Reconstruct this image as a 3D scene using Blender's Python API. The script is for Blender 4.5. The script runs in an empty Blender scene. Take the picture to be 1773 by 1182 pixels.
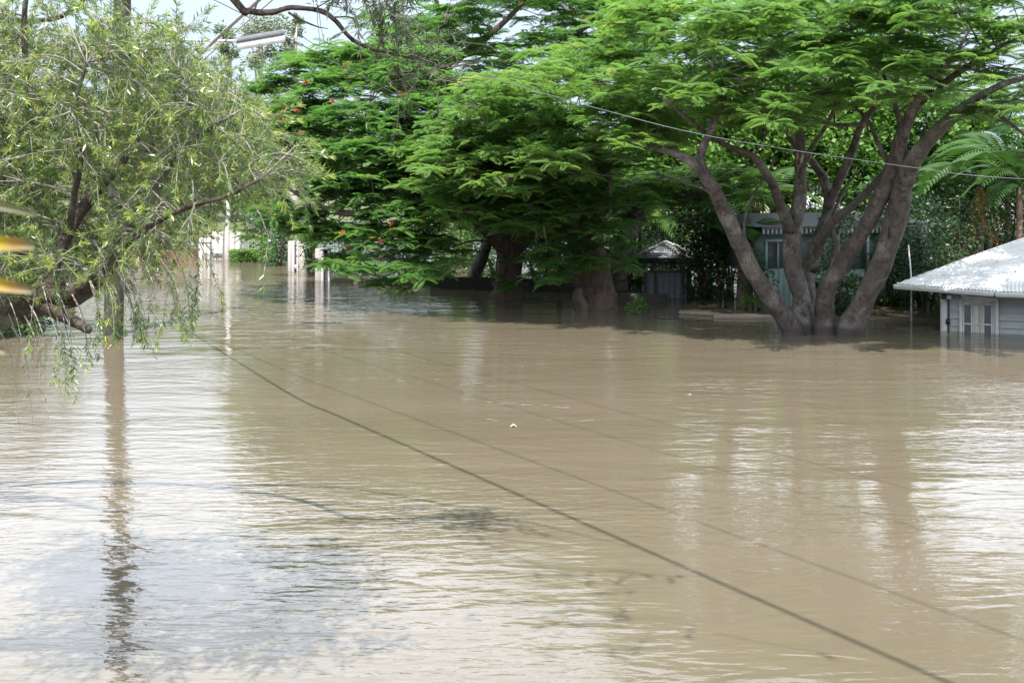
import bpy, math, random
import numpy as np
from mathutils import Vector, Matrix

random.seed(7)
RNG = np.random.default_rng(11)
R = math.radians
scene = bpy.context.scene
scene.cycles.diffuse_bounces = 6
scene.cycles.max_bounces = 12
scene.cycles.sample_clamp_indirect = 3.0
scene.cycles.use_denoising = True

# ------------------------------------------------------------------ camera
CAM_H = 3.6
F = 2100.0                      # focal length in photo pixels (1773 wide)
HORIZON = 290.0                 # photo row of the horizon; the photo is framed below it
cam_d = bpy.data.cameras.new('camera')
cam_d.sensor_width = 36.0
cam_d.lens = F / 1773.0 * 36.0
cam_d.clip_start = 0.05
cam_d.clip_end = 2000
cam_d.dof.use_dof = True
cam_d.dof.focus_distance = 26.0
cam_d.dof.aperture_fstop = 10
cam = bpy.data.objects.new('camera', cam_d)
scene.collection.objects.link(cam)
cam.location = (0, 0, CAM_H)
cam.rotation_euler = (R(90), 0, 0)
cam_d.shift_y = (HORIZON - 591.0) / 1773.0
scene.camera = cam

# ------------------------------------------------------------------ light
SUN = Vector((-0.12, -0.50, 1.0)).normalized()      # towards the sun
SUN_EL = math.asin(SUN.z)
SUN_AZ = math.atan2(SUN.x, SUN.y)
sl = bpy.data.lights.new('sun', 'SUN')
sl.energy = 4.4
sl.angle = R(0.53)
sl.color = (1.0, 0.96, 0.89)
sun = bpy.data.objects.new('sun', sl)
scene.collection.objects.link(sun)
sun.rotation_euler = (-SUN).to_track_quat('-Z', 'Y').to_euler()

w = bpy.data.worlds.new('World')
scene.world = w
w.use_nodes = True
nt = w.node_tree
N = nt.nodes
L = nt.links
bg = N['Background']
bg.inputs['Strength'].default_value = 0.115
sky = N.new('ShaderNodeTexSky')
sky.sky_type = 'NISHITA'
sky.sun_disc = False
sky.sun_elevation = SUN_EL
sky.sun_rotation = SUN_AZ
sky.air_density = 1.1
sky.dust_density = 2.5
tc = N.new('ShaderNodeTexCoord')
mp = N.new('ShaderNodeMapping')
mp.inputs['Scale'].default_value = (1.0, 1.0, 2.6)
mp.inputs['Location'].default_value = (3.1, 0.4, 0.0)
no = N.new('ShaderNodeTexNoise')
no.inputs['Scale'].default_value = 2.1
no.inputs['Detail'].default_value = 7
no.inputs['Roughness'].default_value = 0.55
cr = N.new('ShaderNodeValToRGB')
cr.color_ramp.elements[0].position = 0.38
cr.color_ramp.elements[0].color = (0.93, 0.93, 0.93, 1)
cr.color_ramp.elements[1].position = 0.62
cr.color_ramp.elements[1].color = (1, 1, 1, 1)
mx = N.new('ShaderNodeMix')
mx.data_type = 'RGBA'
L.new(tc.outputs['Generated'], mp.inputs['Vector'])
L.new(mp.outputs['Vector'], no.inputs['Vector'])
L.new(no.outputs['Fac'], cr.inputs['Fac'])
L.new(cr.outputs['Color'], mx.inputs[0])
L.new(sky.outputs['Color'], mx.inputs[6])
mx.inputs[7].default_value = (1, 1, 1, 1)
# cloud is a bright white veil that thickens above the hazy blue horizon
sx = N.new('ShaderNodeSeparateXYZ')
L.new(tc.outputs['Generated'], sx.inputs[0])
er = N.new('ShaderNodeValToRGB')
for _e, (_p, _c) in zip([er.color_ramp.elements[0], er.color_ramp.elements[1], er.color_ramp.elements.new(0.25), er.color_ramp.elements.new(0.45)],
                        [(0.0, (2.8, 3.4, 4.1, 1)), (1.0, (11.5, 12.0, 12.8, 1)), (0.17, (3.5, 4.1, 4.7, 1)), (0.30, (13.5, 14.8, 16.8, 1))]):
    _e.position = _p
    _e.color = _c
L.new(sx.outputs['Z'], er.inputs['Fac'])
L.new(er.outputs['Color'], mx.inputs[7])
L.new(mx.outputs[2], bg.inputs['Color'])

vs = scene.view_settings
vs.view_transform = 'Standard'
vs.look = 'None'
vs.exposure = 1.2
vs.gamma = 1.0
vs.use_curve_mapping = False

# ------------------------------------------------------------------ pixel -> world design helper


def P(px, py, Y):
    return Vector(((px - 886.5) / F * Y, Y, CAM_H + (HORIZON - py) / F * Y))


def PW(px, py, z=0.0):
    Y = (CAM_H - z) * F / (py - HORIZON)
    return Vector(((px - 886.5) / F * Y, Y, z))


# ------------------------------------------------------------------ object helpers
COL = scene.collection


def tag(o, label=None, cat=None, group=None, kind=None):
    if label:
        o['label'] = label
    if cat:
        o['category'] = cat
    if group:
        o['group'] = group
    if kind:
        o['kind'] = kind
    return o


def thing(name, label, cat, loc=(0, 0, 0), rz=0.0, group=None):
    o = bpy.data.objects.new(name, None)
    o.empty_display_size = 0.2
    COL.objects.link(o)
    o.location = loc
    o.rotation_euler = (0, 0, rz)
    return tag(o, label, cat, group)


class MB:
    """collects quads (numpy blocks) and builds one mesh object"""

    def __init__(self):
        self.v, self.f, self.t, self.n = [], [], [], 0

    def add(self, verts, quads, tint=None):
        verts = np.asarray(verts, dtype=np.float64).reshape(-1, 3)
        quads = np.asarray(quads, dtype=np.int64).reshape(-1, 4)
        self.v.append(verts)
        self.f.append(quads + self.n)
        if tint is None:
            tint = np.full(len(verts), 0.5)
        self.t.append(np.asarray(tint, dtype=np.float64))
        self.n += len(verts)

    def box(self, x0, x1, y0, y1, z0, z1):
        v = [(x0, y0, z0), (x1, y0, z0), (x1, y1, z0), (x0, y1, z0),
             (x0, y0, z1), (x1, y0, z1), (x1, y1, z1), (x0, y1, z1)]
        q = [(0, 3, 2, 1), (4, 5, 6, 7), (0, 1, 5, 4), (1, 2, 6, 5), (2, 3, 7, 6), (3, 0, 4, 7)]
        self.add(v, q, np.full(8, random.random()))

    def tube(self, pts, rad, sides=8, smooth=4, rough=0.0, cap=True, tint=None):
        pts = np.asarray([tuple(p) for p in pts], dtype=float)
        rad = np.asarray(rad, dtype=float)
        if rad.ndim == 0:
            rad = np.full(len(pts), float(rad))
        if len(rad) != len(pts):
            rad = np.interp(np.linspace(0, 1, len(pts)), np.linspace(0, 1, len(rad)), rad)
        if smooth > 1 and len(pts) > 2:
            pts, rad = catmull(pts, rad, smooth)
        n = len(pts)
        tan = np.gradient(pts, axis=0)
        tan /= np.linalg.norm(tan, axis=1)[:, None] + 1e-12
        ref = np.array([0.0, 0.0, 1.0]) if abs(tan[0, 2]) < 0.8 else np.array([1.0, 0.0, 0.0])
        a = np.zeros_like(tan)
        cur = np.cross(tan[0], ref)
        for k in range(n):                       # carry the frame along so it never flips
            cur = cur - tan[k] * cur.dot(tan[k])
            cur /= np.linalg.norm(cur) + 1e-12
            a[k] = cur
        b = np.cross(tan, a)
        ang = np.linspace(0, 2 * math.pi, sides, endpoint=False)
        rr = rad[:, None] * np.ones((1, sides))
        if rough > 0:
            lob = RNG.normal(0, 1, (1, sides)) * 0.6 + RNG.normal(0, 1, (n, sides)) * 0.5
            lob = (lob + np.roll(lob, 1, 1) + np.roll(lob, 1, 0)) / 2.0
            rr = rr * (1 + rough * lob)
        v = pts[:, None, :] + rr[:, :, None] * (np.cos(ang)[None, :, None] * a[:, None, :] + np.sin(ang)[None, :, None] * b[:, None, :])
        v = v.reshape(-1, 3)
        i = np.arange(n - 1)[:, None] * sides
        j = np.arange(sides)[None, :]
        jn = (j + 1) % sides
        q = np.stack([i + j, i + jn, i + sides + jn, i + sides + j], axis=-1).reshape(-1, 4)
        if cap:
            e = (n - 1) * sides
            caps = []
            for k in range(1, sides - 2, 2):
                caps.append((e, e + k, e + k + 1, e + k + 2))
                caps.append((k + 2, k + 1, k, 0))
            q = np.vstack([q, np.array(caps, dtype=np.int64)])
        t = None if tint is None else np.full(len(v), tint)
        self.add(v, q, t)

    def sticks(self, p0, p1, r0, r1, tint=0.5):
        p0, p1 = np.asarray(p0, float), np.asarray(p1, float)
        n = len(p0)
        if n == 0:
            return
        d = p1 - p0
        d /= np.linalg.norm(d, axis=1)[:, None] + 1e-9
        ref = np.where(np.abs(d[:, 2:3]) > 0.9, np.array([[1.0, 0, 0]]), np.array([[0, 0, 1.0]]))
        a = np.cross(d, ref)
        a /= np.linalg.norm(a, axis=1)[:, None] + 1e-9
        b = np.cross(d, a)
        r0 = np.broadcast_to(np.asarray(r0, float), (n,))
        r1 = np.broadcast_to(np.asarray(r1, float), (n,))
        vs_ = []
        for k in range(3):
            c, s = math.cos(2.0944 * k), math.sin(2.0944 * k)
            o = a * c + b * s
            vs_.append(p0 + o * r0[:, None])
            vs_.append(p1 + o * r1[:, None])
        v = np.stack(vs_, 1).reshape(-1, 3)
        base = np.arange(n)[:, None, None] * 6
        q = np.array([[0, 2, 3, 1], [2, 4, 5, 3], [4, 0, 1, 5]])[None] + base
        self.add(v, q.reshape(-1, 4), np.full(len(v), tint))

    def scatter(self, tv, tq, pos, rot, scale, tint):
        n, nv = len(pos), len(tv)
        v = np.einsum('nij,vj->nvi', rot, tv) * np.asarray(scale).reshape(-1, 1, 1) + pos[:, None, :]
        q = tq[None] + (np.arange(n) * nv)[:, None, None]
        self.add(v.reshape(-1, 3), q.reshape(-1, 4), np.repeat(tint, nv))

    def build(self, name, mat, parent=None, smooth=False, world=False):
        v = np.vstack(self.v)
        f = np.vstack(self.f)
        t = np.concatenate(self.t)
        if world and parent is not None:           # coordinates given in world space
            M = np.array((Matrix.Translation(parent.location) @ parent.rotation_euler.to_matrix().to_4x4()).inverted())
            v = v @ M[:3, :3].T + M[:3, 3]
        me = bpy.data.meshes.new(name)
        me.vertices.add(len(v))
        me.vertices.foreach_set('co', v.astype(np.float32).ravel())
        me.loops.add(len(f) * 4)
        me.loops.foreach_set('vertex_index', f.astype(np.int32).ravel())
        me.polygons.add(len(f))
        me.polygons.foreach_set('loop_start', (np.arange(len(f)) * 4).astype(np.int32))
        at = me.attributes.new('tint', 'FLOAT', 'POINT')
        at.data.foreach_set('value', t.astype(np.float32))
        me.update(calc_edges=True)
        if smooth:
            me.polygons.foreach_set('use_smooth', np.ones(len(f), dtype=bool))
        me.materials.append(mat)
        o = bpy.data.objects.new(name, me)
        COL.objects.link(o)
        if parent is not None:
            o.parent = parent
        return o


def catmull(pts, rad, k):
    n = len(pts)
    ext = np.vstack([2 * pts[0] - pts[1], pts, 2 * pts[-1] - pts[-2]])
    out, ro = [], []
    for i in range(n - 1):
        p0, p1, p2, p3 = ext[i], ext[i + 1], ext[i + 2], ext[i + 3]
        for s in range(k):
            t = s / k
            out.append(0.5 * ((2 * p1) + (-p0 + p2) * t + (2 * p0 - 5 * p1 + 4 * p2 - p3) * t * t + (-p0 + 3 * p1 - 3 * p2 + p3) * t ** 3))
            ro.append(rad[i] * (1 - t) + rad[i + 1] * t)
    out.append(pts[-1])
    ro.append(rad[-1])
    return np.array(out), np.array(ro)


def rotmats(az, pitch, roll):
    ca, sa, cp, sp = np.cos(az), np.sin(az), np.cos(pitch), np.sin(pitch)
    d = np.stack([cp * ca, cp * sa, sp], -1)
    s = np.stack([-sa, ca, np.zeros_like(az)], -1)
    u = np.cross(d, s)
    cr_, sr = np.cos(roll)[:, None], np.sin(roll)[:, None]
    s2 = s * cr_ + u * sr
    u2 = np.cross(d, s2)
    return np.stack([d, s2, u2], -1)


def rot_dir(d, roll):
    d = d / (np.linalg.norm(d, axis=1)[:, None] + 1e-9)
    return rotmats(np.arctan2(d[:, 1], d[:, 0]), np.arcsin(np.clip(d[:, 2], -1, 1)), roll)


# ------------------------------------------------------------------ materials
def mat_new(name):
    m = bpy.data.materials.new(name)
    m.use_nodes = True
    nt = m.node_tree
    return m, nt, nt.nodes, nt.links, nt.nodes['Principled BSDF']


def mix_col(N, L, fac, a, b):
    m = N.new('ShaderNodeMix')
    m.data_type = 'RGBA'
    for sock, val in ((m.inputs[0], fac), (m.inputs[6], a), (m.inputs[7], b)):
        if hasattr(val, 'links') or hasattr(val, 'is_linked'):
            L.new(val, sock)
        elif isinstance(val, (tuple, list)):
            sock.default_value = (*val, 1)
        else:
            sock.default_value = val
    return m.outputs[2]


def noise(N, L, scale, detail=4, vec=None, rough=0.55, sc=None):
    n = N.new('ShaderNodeTexNoise')
    n.inputs['Scale'].default_value = scale
    n.inputs['Detail'].default_value = detail
    n.inputs['Roughness'].default_value = rough
    if vec is None:
        t = N.new('ShaderNodeTexCoord')
        vec = t.outputs['Object']
    if sc:
        mpn = N.new('ShaderNodeMapping')
        mpn.inputs['Scale'].default_value = sc
        L.new(vec, mpn.inputs['Vector'])
        vec = mpn.outputs['Vector']
    L.new(vec, n.inputs['Vector'])
    return n.outputs['Fac']


def ramp(N, L, fac, stops):
    r = N.new('ShaderNodeValToRGB')
    el = r.color_ramp.elements
    while len(el) < len(stops):
        el.new(0.5)
    for e, (p, c) in zip(el, stops):
        e.position = p
        e.color = (*c, 1) if len(c) == 3 else c
    L.new(fac, r.inputs['Fac'])
    return r.outputs['Color']


def leaf_mat(name, stops, trans=0.35, rough=0.45, spec=0.35, tcol=(1.2, 1.35, 0.75)):
    m, nt, N, L, b = mat_new(name)
    a = N.new('ShaderNodeAttribute')
    a.attribute_name = 'tint'
    c = ramp(N, L, a.outputs['Fac'], stops)
    L.new(c, b.inputs['Base Color'])
    b.inputs['Roughness'].default_value = rough
    b.inputs['Specular IOR Level'].default_value = spec
    t = N.new('ShaderNodeBsdfTranslucent')
    mul = N.new('ShaderNodeMix')
    mul.data_type = 'RGBA'
    mul.blend_type = 'MULTIPLY'
    mul.inputs[0].default_value = 1
    L.new(c, mul.inputs[6])
    mul.inputs[7].default_value = (*tcol, 1)
    mul.clamp_result = False
    L.new(mul.outputs[2], t.inputs['Color'])
    ms = N.new('ShaderNodeMixShader')
    ms.inputs[0].default_value = trans
    L.new(b.outputs[0], ms.inputs[1])
    L.new(t.outputs[0], ms.inputs[2])
    L.new(ms.outputs[0], N['Material Output'].inputs['Surface'])
    return m


def bark_mat(name, c1, c2, lichen=None, scale=6.0, bump=0.5, dist=0.03, stretch=(1, 1, 0.35)):
    m, nt, N, L, b = mat_new(name)
    f = noise(N, L, scale, 8, sc=stretch, rough=0.65)
    c = ramp(N, L, f, [(0.32, c1), (0.68, c2)])
    if lichen:
        f2 = noise(N, L, 2.3, 6, rough=0.7)
        r = ramp(N, L, f2, [(0.52, (0, 0, 0)), (0.66, (1, 1, 1))])
        c = mix_col(N, L, r, c, lichen)
    L.new(c, b.inputs['Base Color'])
    b.inputs['Roughness'].default_value = 0.9
    b.inputs['Specular IOR Level'].default_value = 0.15
    bp = N.new('ShaderNodeBump')
    bp.inputs['Strength'].default_value = bump
    bp.inputs['Distance'].default_value = dist
    L.new(f, bp.inputs['Height'])
    L.new(bp.outputs[0], b.inputs['Normal'])
    return m


def plain(name, c, rough=0.6, spec=0.4, metal=0.0, var=0.25, scale=7.0, sc=None):
    m, nt, N, L, b = mat_new(name)
    f = noise(N, L, scale, 5, sc=sc, rough=0.65)
    col = ramp(N, L, f, [(0.3, tuple(x * (1 - var) for x in c)), (0.7, tuple(min(1, x * (1 + var * 0.6)) for x in c))])
    L.new(col, b.inputs['Base Color'])
    b.inputs['Roughness'].default_value = rough
    b.inputs['Specular IOR Level'].default_value = spec
    b.inputs['Metallic'].default_value = metal
    return m


M = {}
M['poinciana'] = leaf_mat('poinciana_leaf', [(0.0, (0.080, 0.158, 0.058)), (0.45, (0.132, 0.240, 0.070)), (0.8, (0.195, 0.30, 0.078)), (1.0, (0.30, 0.30, 0.08))], trans=0.54)
M['poinciana_dark'] = leaf_mat('poinciana_deep_leaf', [(0.0, (0.070, 0.155, 0.055)), (0.5, (0.110, 0.225, 0.062)), (1.0, (0.19, 0.30, 0.07))], trans=0.54)
M['bottlebrush'] = leaf_mat('bottlebrush_leaf', [(0.0, (0.035, 0.070, 0.026)), (0.45, (0.105, 0.168, 0.048)), (0.8, (0.225, 0.30, 0.075)), (1.0, (0.40, 0.42, 0.10))], trans=0.35, rough=0.3, spec=0.6)
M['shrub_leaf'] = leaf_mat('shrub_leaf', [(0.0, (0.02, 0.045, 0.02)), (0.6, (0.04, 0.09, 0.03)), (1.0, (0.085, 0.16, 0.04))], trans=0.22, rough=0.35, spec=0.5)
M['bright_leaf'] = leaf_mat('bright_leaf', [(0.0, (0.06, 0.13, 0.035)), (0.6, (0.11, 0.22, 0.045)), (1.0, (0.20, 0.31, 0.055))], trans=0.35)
M['far_leaf'] = leaf_mat('far_leaf', [(0.0, (0.04, 0.07, 0.03)), (0.6, (0.065, 0.115, 0.04)), (1.0, (0.10, 0.15, 0.05))], trans=0.25, spec=0.2)
M['gum_leaf'] = leaf_mat('gum_leaf', [(0.0, (0.12, 0.15, 0.10)), (0.6, (0.17, 0.20, 0.13)), (1.0, (0.24, 0.27, 0.17))], trans=0.25, spec=0.3)  # tones lightened to stand for haze over the distance
M['palm_leaf'] = leaf_mat('palm_leaf', [(0.0, (0.025, 0.065, 0.025)), (0.6, (0.06, 0.13, 0.035)), (1.0, (0.16, 0.25, 0.045))], trans=0.3, rough=0.35, spec=0.6)
M['dead_frond'] = leaf_mat('dead_frond', [(0.0, (0.20, 0.10, 0.04)), (1.0, (0.36, 0.19, 0.06))], trans=0.3, tcol=(1.1, 0.9, 0.7))
M['flower'] = leaf_mat('flame_flower', [(0.0, (0.36, 0.035, 0.012)), (1.0, (0.52, 0.11, 0.03))], trans=0.3, tcol=(1.1, 0.9, 0.8))
M['yellow_leaf'] = leaf_mat('yellow_leaf', [(0.0, (0.36, 0.32, 0.012)), (0.6, (0.36, 0.32, 0.012)), (0.8, (0.24, 0.14, 0.03)), (1.0, (0.13, 0.125, 0.075))], trans=0.3, tcol=(1.3, 1.2, 0.6))
M['needle'] = leaf_mat('needle', [(0.0, (0.06, 0.085, 0.05)), (1.0, (0.12, 0.15, 0.08))], trans=0.2)


def trunk_mat(name, c1, c2, pale):
    m, nt, N, L, b = mat_new(name)
    f = noise(N, L, 5.0, 9, sc=(1, 1, 0.8), rough=0.7)
    c = ramp(N, L, f, [(0.30, c1), (0.55, c2), (0.75, tuple(x * 1.25 for x in c2))])
    f2 = noise(N, L, 1.7, 7, rough=0.75)
    c = mix_col(N, L, ramp(N, L, f2, [(0.50, (0, 0, 0)), (0.64, (1, 1, 1))]), c, pale)
    f3 = noise(N, L, 7.0, 6, sc=(2.2, 2.2, 0.22), rough=0.7)
    c = mix_col(N, L, ramp(N, L, f3, [(0.30, (1, 1, 1)), (0.42, (0, 0, 0))]), c, tuple(x * 0.45 for x in c1))
    f4 = noise(N, L, 16.0, 5, sc=(0.5, 0.5, 2.4), rough=0.7)
    c = mix_col(N, L, ramp(N, L, f4, [(0.60, (0, 0, 0)), (0.70, (0.7, 0.7, 0.7))]), c, tuple(x * 0.6 for x in c1))
    # soaked bark along the tide line
    t = N.new('ShaderNodeTexCoord')
    sp = N.new('ShaderNodeSeparateXYZ')
    L.new(t.outputs['Object'], sp.inputs[0])
    ad = N.new('ShaderNodeMath')
    ad.operation = 'MULTIPLY_ADD'
    L.new(f2, ad.inputs[0])
    ad.inputs[1].default_value = -0.25
    L.new(sp.outputs['Z'], ad.inputs[2])
    wet = ramp(N, L, ad.outputs[0], [(0.0, (0.85, 0.85, 0.85)), (0.10, (0, 0, 0))])
    c = mix_col(N, L, wet, c, tuple(x * 0.45 for x in c2))
    L.new(c, b.inputs['Base Color'])
    b.inputs['Roughness'].default_value = 0.85
    b.inputs['Specular IOR Level'].default_value = 0.2
    bp = N.new('ShaderNodeBump')
    bp.inputs['Strength'].default_value = 0.9
    bp.inputs['Distance'].default_value = 0.045
    L.new(f, bp.inputs['Height'])
    bp2 = N.new('ShaderNodeBump')
    bp2.inputs['Strength'].default_value = 0.8
    bp2.inputs['Distance'].default_value = 0.03
    L.new(f3, bp2.inputs['Height'])
    L.new(bp.outputs[0], bp2.inputs['Normal'])
    L.new(bp2.outputs[0], b.inputs['Normal'])
    return m


M['bark_poinciana'] = trunk_mat('bark_poinciana', (0.026, 0.021, 0.018), (0.095, 0.080, 0.070), (0.185, 0.168, 0.148))
M['bark_dark'] = bark_mat('bark_dark', (0.05, 0.036, 0.03), (0.13, 0.095, 0.075), scale=8, dist=0.03)
M['bark_branch'] = bark_mat('bark_branch', (0.06, 0.05, 0.042), (0.13, 0.11, 0.095), scale=9, dist=0.01)
M['bark_bottlebrush'] = bark_mat('bark_bottlebrush', (0.028, 0.022, 0.018), (0.105, 0.084, 0.068), lichen=(0.15, 0.16, 0.125), scale=16, bump=0.9, dist=0.03, stretch=(1, 0.8, 1))
M['twig'] = bark_mat('twig_grey', (0.13, 0.11, 0.09), (0.40, 0.37, 0.33), scale=20, dist=0.003)
M['bark_red'] = bark_mat('bark_red', (0.022, 0.016, 0.014), (0.07, 0.05, 0.043), scale=14, dist=0.015)
M['bark_gum'] = bark_mat('bark_gum', (0.30, 0.27, 0.23), (0.5, 0.47, 0.42), scale=3)
M['bark_palm'] = bark_mat('bark_palm', (0.07, 0.048, 0.038), (0.19, 0.135, 0.105), scale=5, dist=0.05, stretch=(1, 1, 3))
M['pole'] = bark_mat('pole_timber', (0.028, 0.024, 0.021), (0.085, 0.075, 0.069), scale=10, bump=0.4, dist=0.01, stretch=(3, 3, 0.15))
M['metal_grey'] = plain('metal_grey', (0.16, 0.16, 0.17), 0.45)
M['metal_light'] = plain('metal_light', (0.55, 0.55, 0.55), 0.4)
M['diffuser'] = plain('lamp_diffuser', (0.8, 0.8, 0.78), 0.25)
M['black'] = plain('black_plastic', (0.02, 0.02, 0.022), 0.5)
M['wire_bright'] = plain('wire_bright', (0.085, 0.09, 0.095), 0.4)
M['wire_dark'] = plain('wire_dark', (0.06, 0.06, 0.065), 0.5)
M['wire_grey'] = plain('wire_grey', (0.34, 0.33, 0.34), 0.5)
M['render_wall'] = plain('render_wall', (0.32, 0.29, 0.275), 0.85, 0.2, var=0.25, scale=2.5, sc=(4, 4, 0.6))
M['white_paint'] = plain('white_paint', (0.40, 0.39, 0.38), 0.5, var=0.12)
M['cream_paint'] = plain('cream_paint', (0.42, 0.42, 0.40), 0.5, var=0.15)
M['board_paint'] = plain('board_paint', (0.255, 0.272, 0.268), 0.6, var=0.18, scale=3, sc=(1, 1, 3))
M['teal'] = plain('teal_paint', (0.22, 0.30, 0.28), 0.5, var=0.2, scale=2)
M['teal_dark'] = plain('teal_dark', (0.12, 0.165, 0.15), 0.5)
M['brick'] = plain('orange_brick', (0.15, 0.085, 0.055), 0.9, 0.1, var=0.4, scale=14)
M['slate'] = plain('slate_roof', (0.055, 0.06, 0.07), 0.65, var=0.35)
M['tile_grey'] = plain('tile_grey', (0.20, 0.20, 0.225), 0.55, var=0.25)
M['gate'] = plain('gate_charcoal', (0.05, 0.052, 0.06), 0.5)
M['dark_wall'] = plain('dark_wall', (0.055, 0.05, 0.042), 0.9)
M['mud_wall'] = plain('mud_wall', (0.20, 0.16, 0.125), 0.95, 0.1)
M['timber'] = plain('wet_timber', (0.25, 0.20, 0.15), 0.8, var=0.4, scale=5, sc=(0.4, 5, 5))
M['litter'] = plain('white_litter_glint', (0.34, 0.33, 0.30), 0.5)  # also colours the painted glint streaks on the water
M['curtain'] = plain('curtain', (0.38, 0.36, 0.30), 0.8, var=0.5, scale=3, sc=(6, 1, 0.3))


def roof_mat():
    m, nt, N, L, b = mat_new('white_metal_roof')
    f = noise(N, L, 1.6, 6, rough=0.7)
    c = ramp(N, L, f, [(0.35, (0.48, 0.48, 0.48)), (0.6, (0.66, 0.66, 0.67))])
    f2 = noise(N, L, 4.0, 5, rough=0.75)
    r2 = ramp(N, L, f2, [(0.55, (0, 0, 0)), (0.70, (1, 1, 1))])
    c = mix_col(N, L, r2, c, (0.36, 0.33, 0.30))
    L.new(c, b.inputs['Base Color'])
    b.inputs['Roughness'].default_value = 0.45
    return m


M['roof'] = roof_mat()


def glass_mat():
    m, nt, N, L, b = mat_new('window_glass')
    b.inputs['Base Color'].default_value = (0.05, 0.06, 0.06, 1)
    b.inputs['Roughness'].default_value = 0.06
    b.inputs['Specular IOR Level'].default_value = 0.6
    return m


M['glass'] = glass_mat()


def water_mat():
    m, nt, N, L, b = mat_new('muddy_flood_water')
    t = N.new('ShaderNodeTexCoord')
    o = t.outputs['Object']
    # silt swirls: slow bands of thicker and thinner mud
    f = noise(N, L, 0.16, 5, vec=o, sc=(0.5, 1.6, 1), rough=0.6)
    c = ramp(N, L, f, [(0.30, (0.106, 0.089, 0.060)), (0.70, (0.130, 0.107, 0.078))])
    L.new(c, b.inputs['Base Color'])
    b.inputs['Roughness'].default_value = 0.04
    b.inputs['IOR'].default_value = 1.34
    # ripples
    def wave(scale, sc, detail, dist):
        n_ = N.new('ShaderNodeTexNoise')
        n_.inputs['Scale'].default_value = scale
        n_.inputs['Detail'].default_value = detail
        n_.inputs['Distortion'].default_value = dist
        mpn = N.new('ShaderNodeMapping')
        mpn.inputs['Scale'].default_value = sc
        mpn.inputs['Rotation'].default_value = (0, 0, R(-7))
        L.new(o, mpn.inputs['Vector'])
        L.new(mpn.outputs[0], n_.inputs['Vector'])
        return n_.outputs['Fac']
    fine = wave(1.0, (3.6, 9.5, 1), 3.0, 0.4)
    mid = wave(1.0, (0.95, 2.8, 1), 2.0, 0.6)
    big = wave(1.0, (0.16, 0.5, 1), 2.0, 0.8)
    patch = wave(1.0, (0.10, 0.22, 1), 3.0, 0.5)
    pr = ramp(N, L, patch, [(0.36, (0.12, 0.12, 0.12)), (0.62, (1, 1, 1))])

    def bump(h, dist, prev=None, strength=None):
        bp = N.new('ShaderNodeBump')
        bp.inputs['Distance'].default_value = dist
        bp.inputs['Strength'].default_value = 1.0
        if strength is not None:
            L.new(strength, bp.inputs['Strength'])
        L.new(h, bp.inputs['Height'])
        if prev is not None:
            L.new(prev, bp.inputs['Normal'])
        return bp.outputs[0]
    n1 = bump(big, 0.030)
    n2 = bump(mid, 0.013, n1)
    n3 = bump(fine, 0.011, n2, pr)
    L.new(n3, b.inputs['Normal'])
    return m


M['water'] = water_mat()

# ------------------------------------------------------------------ setting: ground and water
mb = MB()
xs = np.linspace(-260, 260, 53)
ys = np.concatenate([np.linspace(-30, 50, 17), np.linspace(52, 110, 30), np.linspace(120, 600, 13)])
gx, gy = np.meshgrid(xs, ys)
gz = np.interp(gy, [50, 58, 70, 120, 600], [-1.4, -0.1, 0.5, 1.5, 6.0]) + np.where(gy > 62, RNG.normal(0, 0.08, gy.shape), 0)
v = np.stack([gx, gy, gz], -1).reshape(-1, 3)
nx = len(xs)
ii, jj = np.meshgrid(np.arange(len(ys) - 1), np.arange(nx - 1), indexing='ij')
a0 = ii * nx + jj
mb.add(v, np.stack([a0, a0 + 1, a0 + nx + 1, a0 + nx], -1).reshape(-1, 4))
m, nt, N, L, b = mat_new('grassy_ground')
L.new(ramp(N, L, noise(N, L, 0.6, 6), [(0.35, (0.07, 0.075, 0.03)), (0.65, (0.10, 0.13, 0.04))]), b.inputs['Base Color'])
b.inputs['Roughness'].default_value = 0.95
tag(mb.build('ground', m), kind='structure')

mb = MB()
mb.add([(-160, -25, 0), (160, -25, 0), (160, 90, 0), (-160, 90, 0)], [(0, 1, 2, 3)])
tag(mb.build('flood_water', M['water']), kind='structure')


# ------------------------------------------------------------------ foliage templates
def frond_template(n=11, Lf=0.37, plen=0.092, pw=0.033, droop=0.2):
    v, q = [], []

    def quad(p, d, l, w_):
        p, d = np.array(p), np.array(d) / np.linalg.norm(d)
        s = np.cross(d, (0, 0, 1.0))
        s /= np.linalg.norm(s)
        k = len(v)
        v.extend([p, p + d * l * 0.5 + s * w_ / 2, p + d * l + np.array((0, 0, -0.03 * l / 0.15)), p + d * l * 0.5 - s * w_ / 2])
        q.append((k, k + 1, k + 2, k + 3))
    for i in range(n):
        t = (i + 0.8) / n
        p = (t * Lf, 0, 0.10 * Lf * math.sin(t * 2.2) - droop * Lf * t * t)
        l = plen * (0.55 + 0.75 * math.sin(math.pi * (0.12 + 0.78 * t)))
        for s in (-1, 1):
            quad(p, (0.42, s, -0.10), l, pw)
    quad((Lf * 0.95, 0, 0.10 * Lf * math.sin(2.1) - droop * Lf * 0.9), (1, 0.02, -0.4), plen * 0.8, pw)
    return np.array(v), np.array(q)


FROND = frond_template()
FROND_LO = frond_template(8, 0.50, 0.13, 0.055)


def diamond(w=0.22, fold=0.0):
    return (np.array([(0, 0, 0), (0.5, w / 2, fold), (1, 0, -0.08), (0.5, -w / 2, fold)], float), np.array([(0, 1, 2, 3)]))


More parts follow.
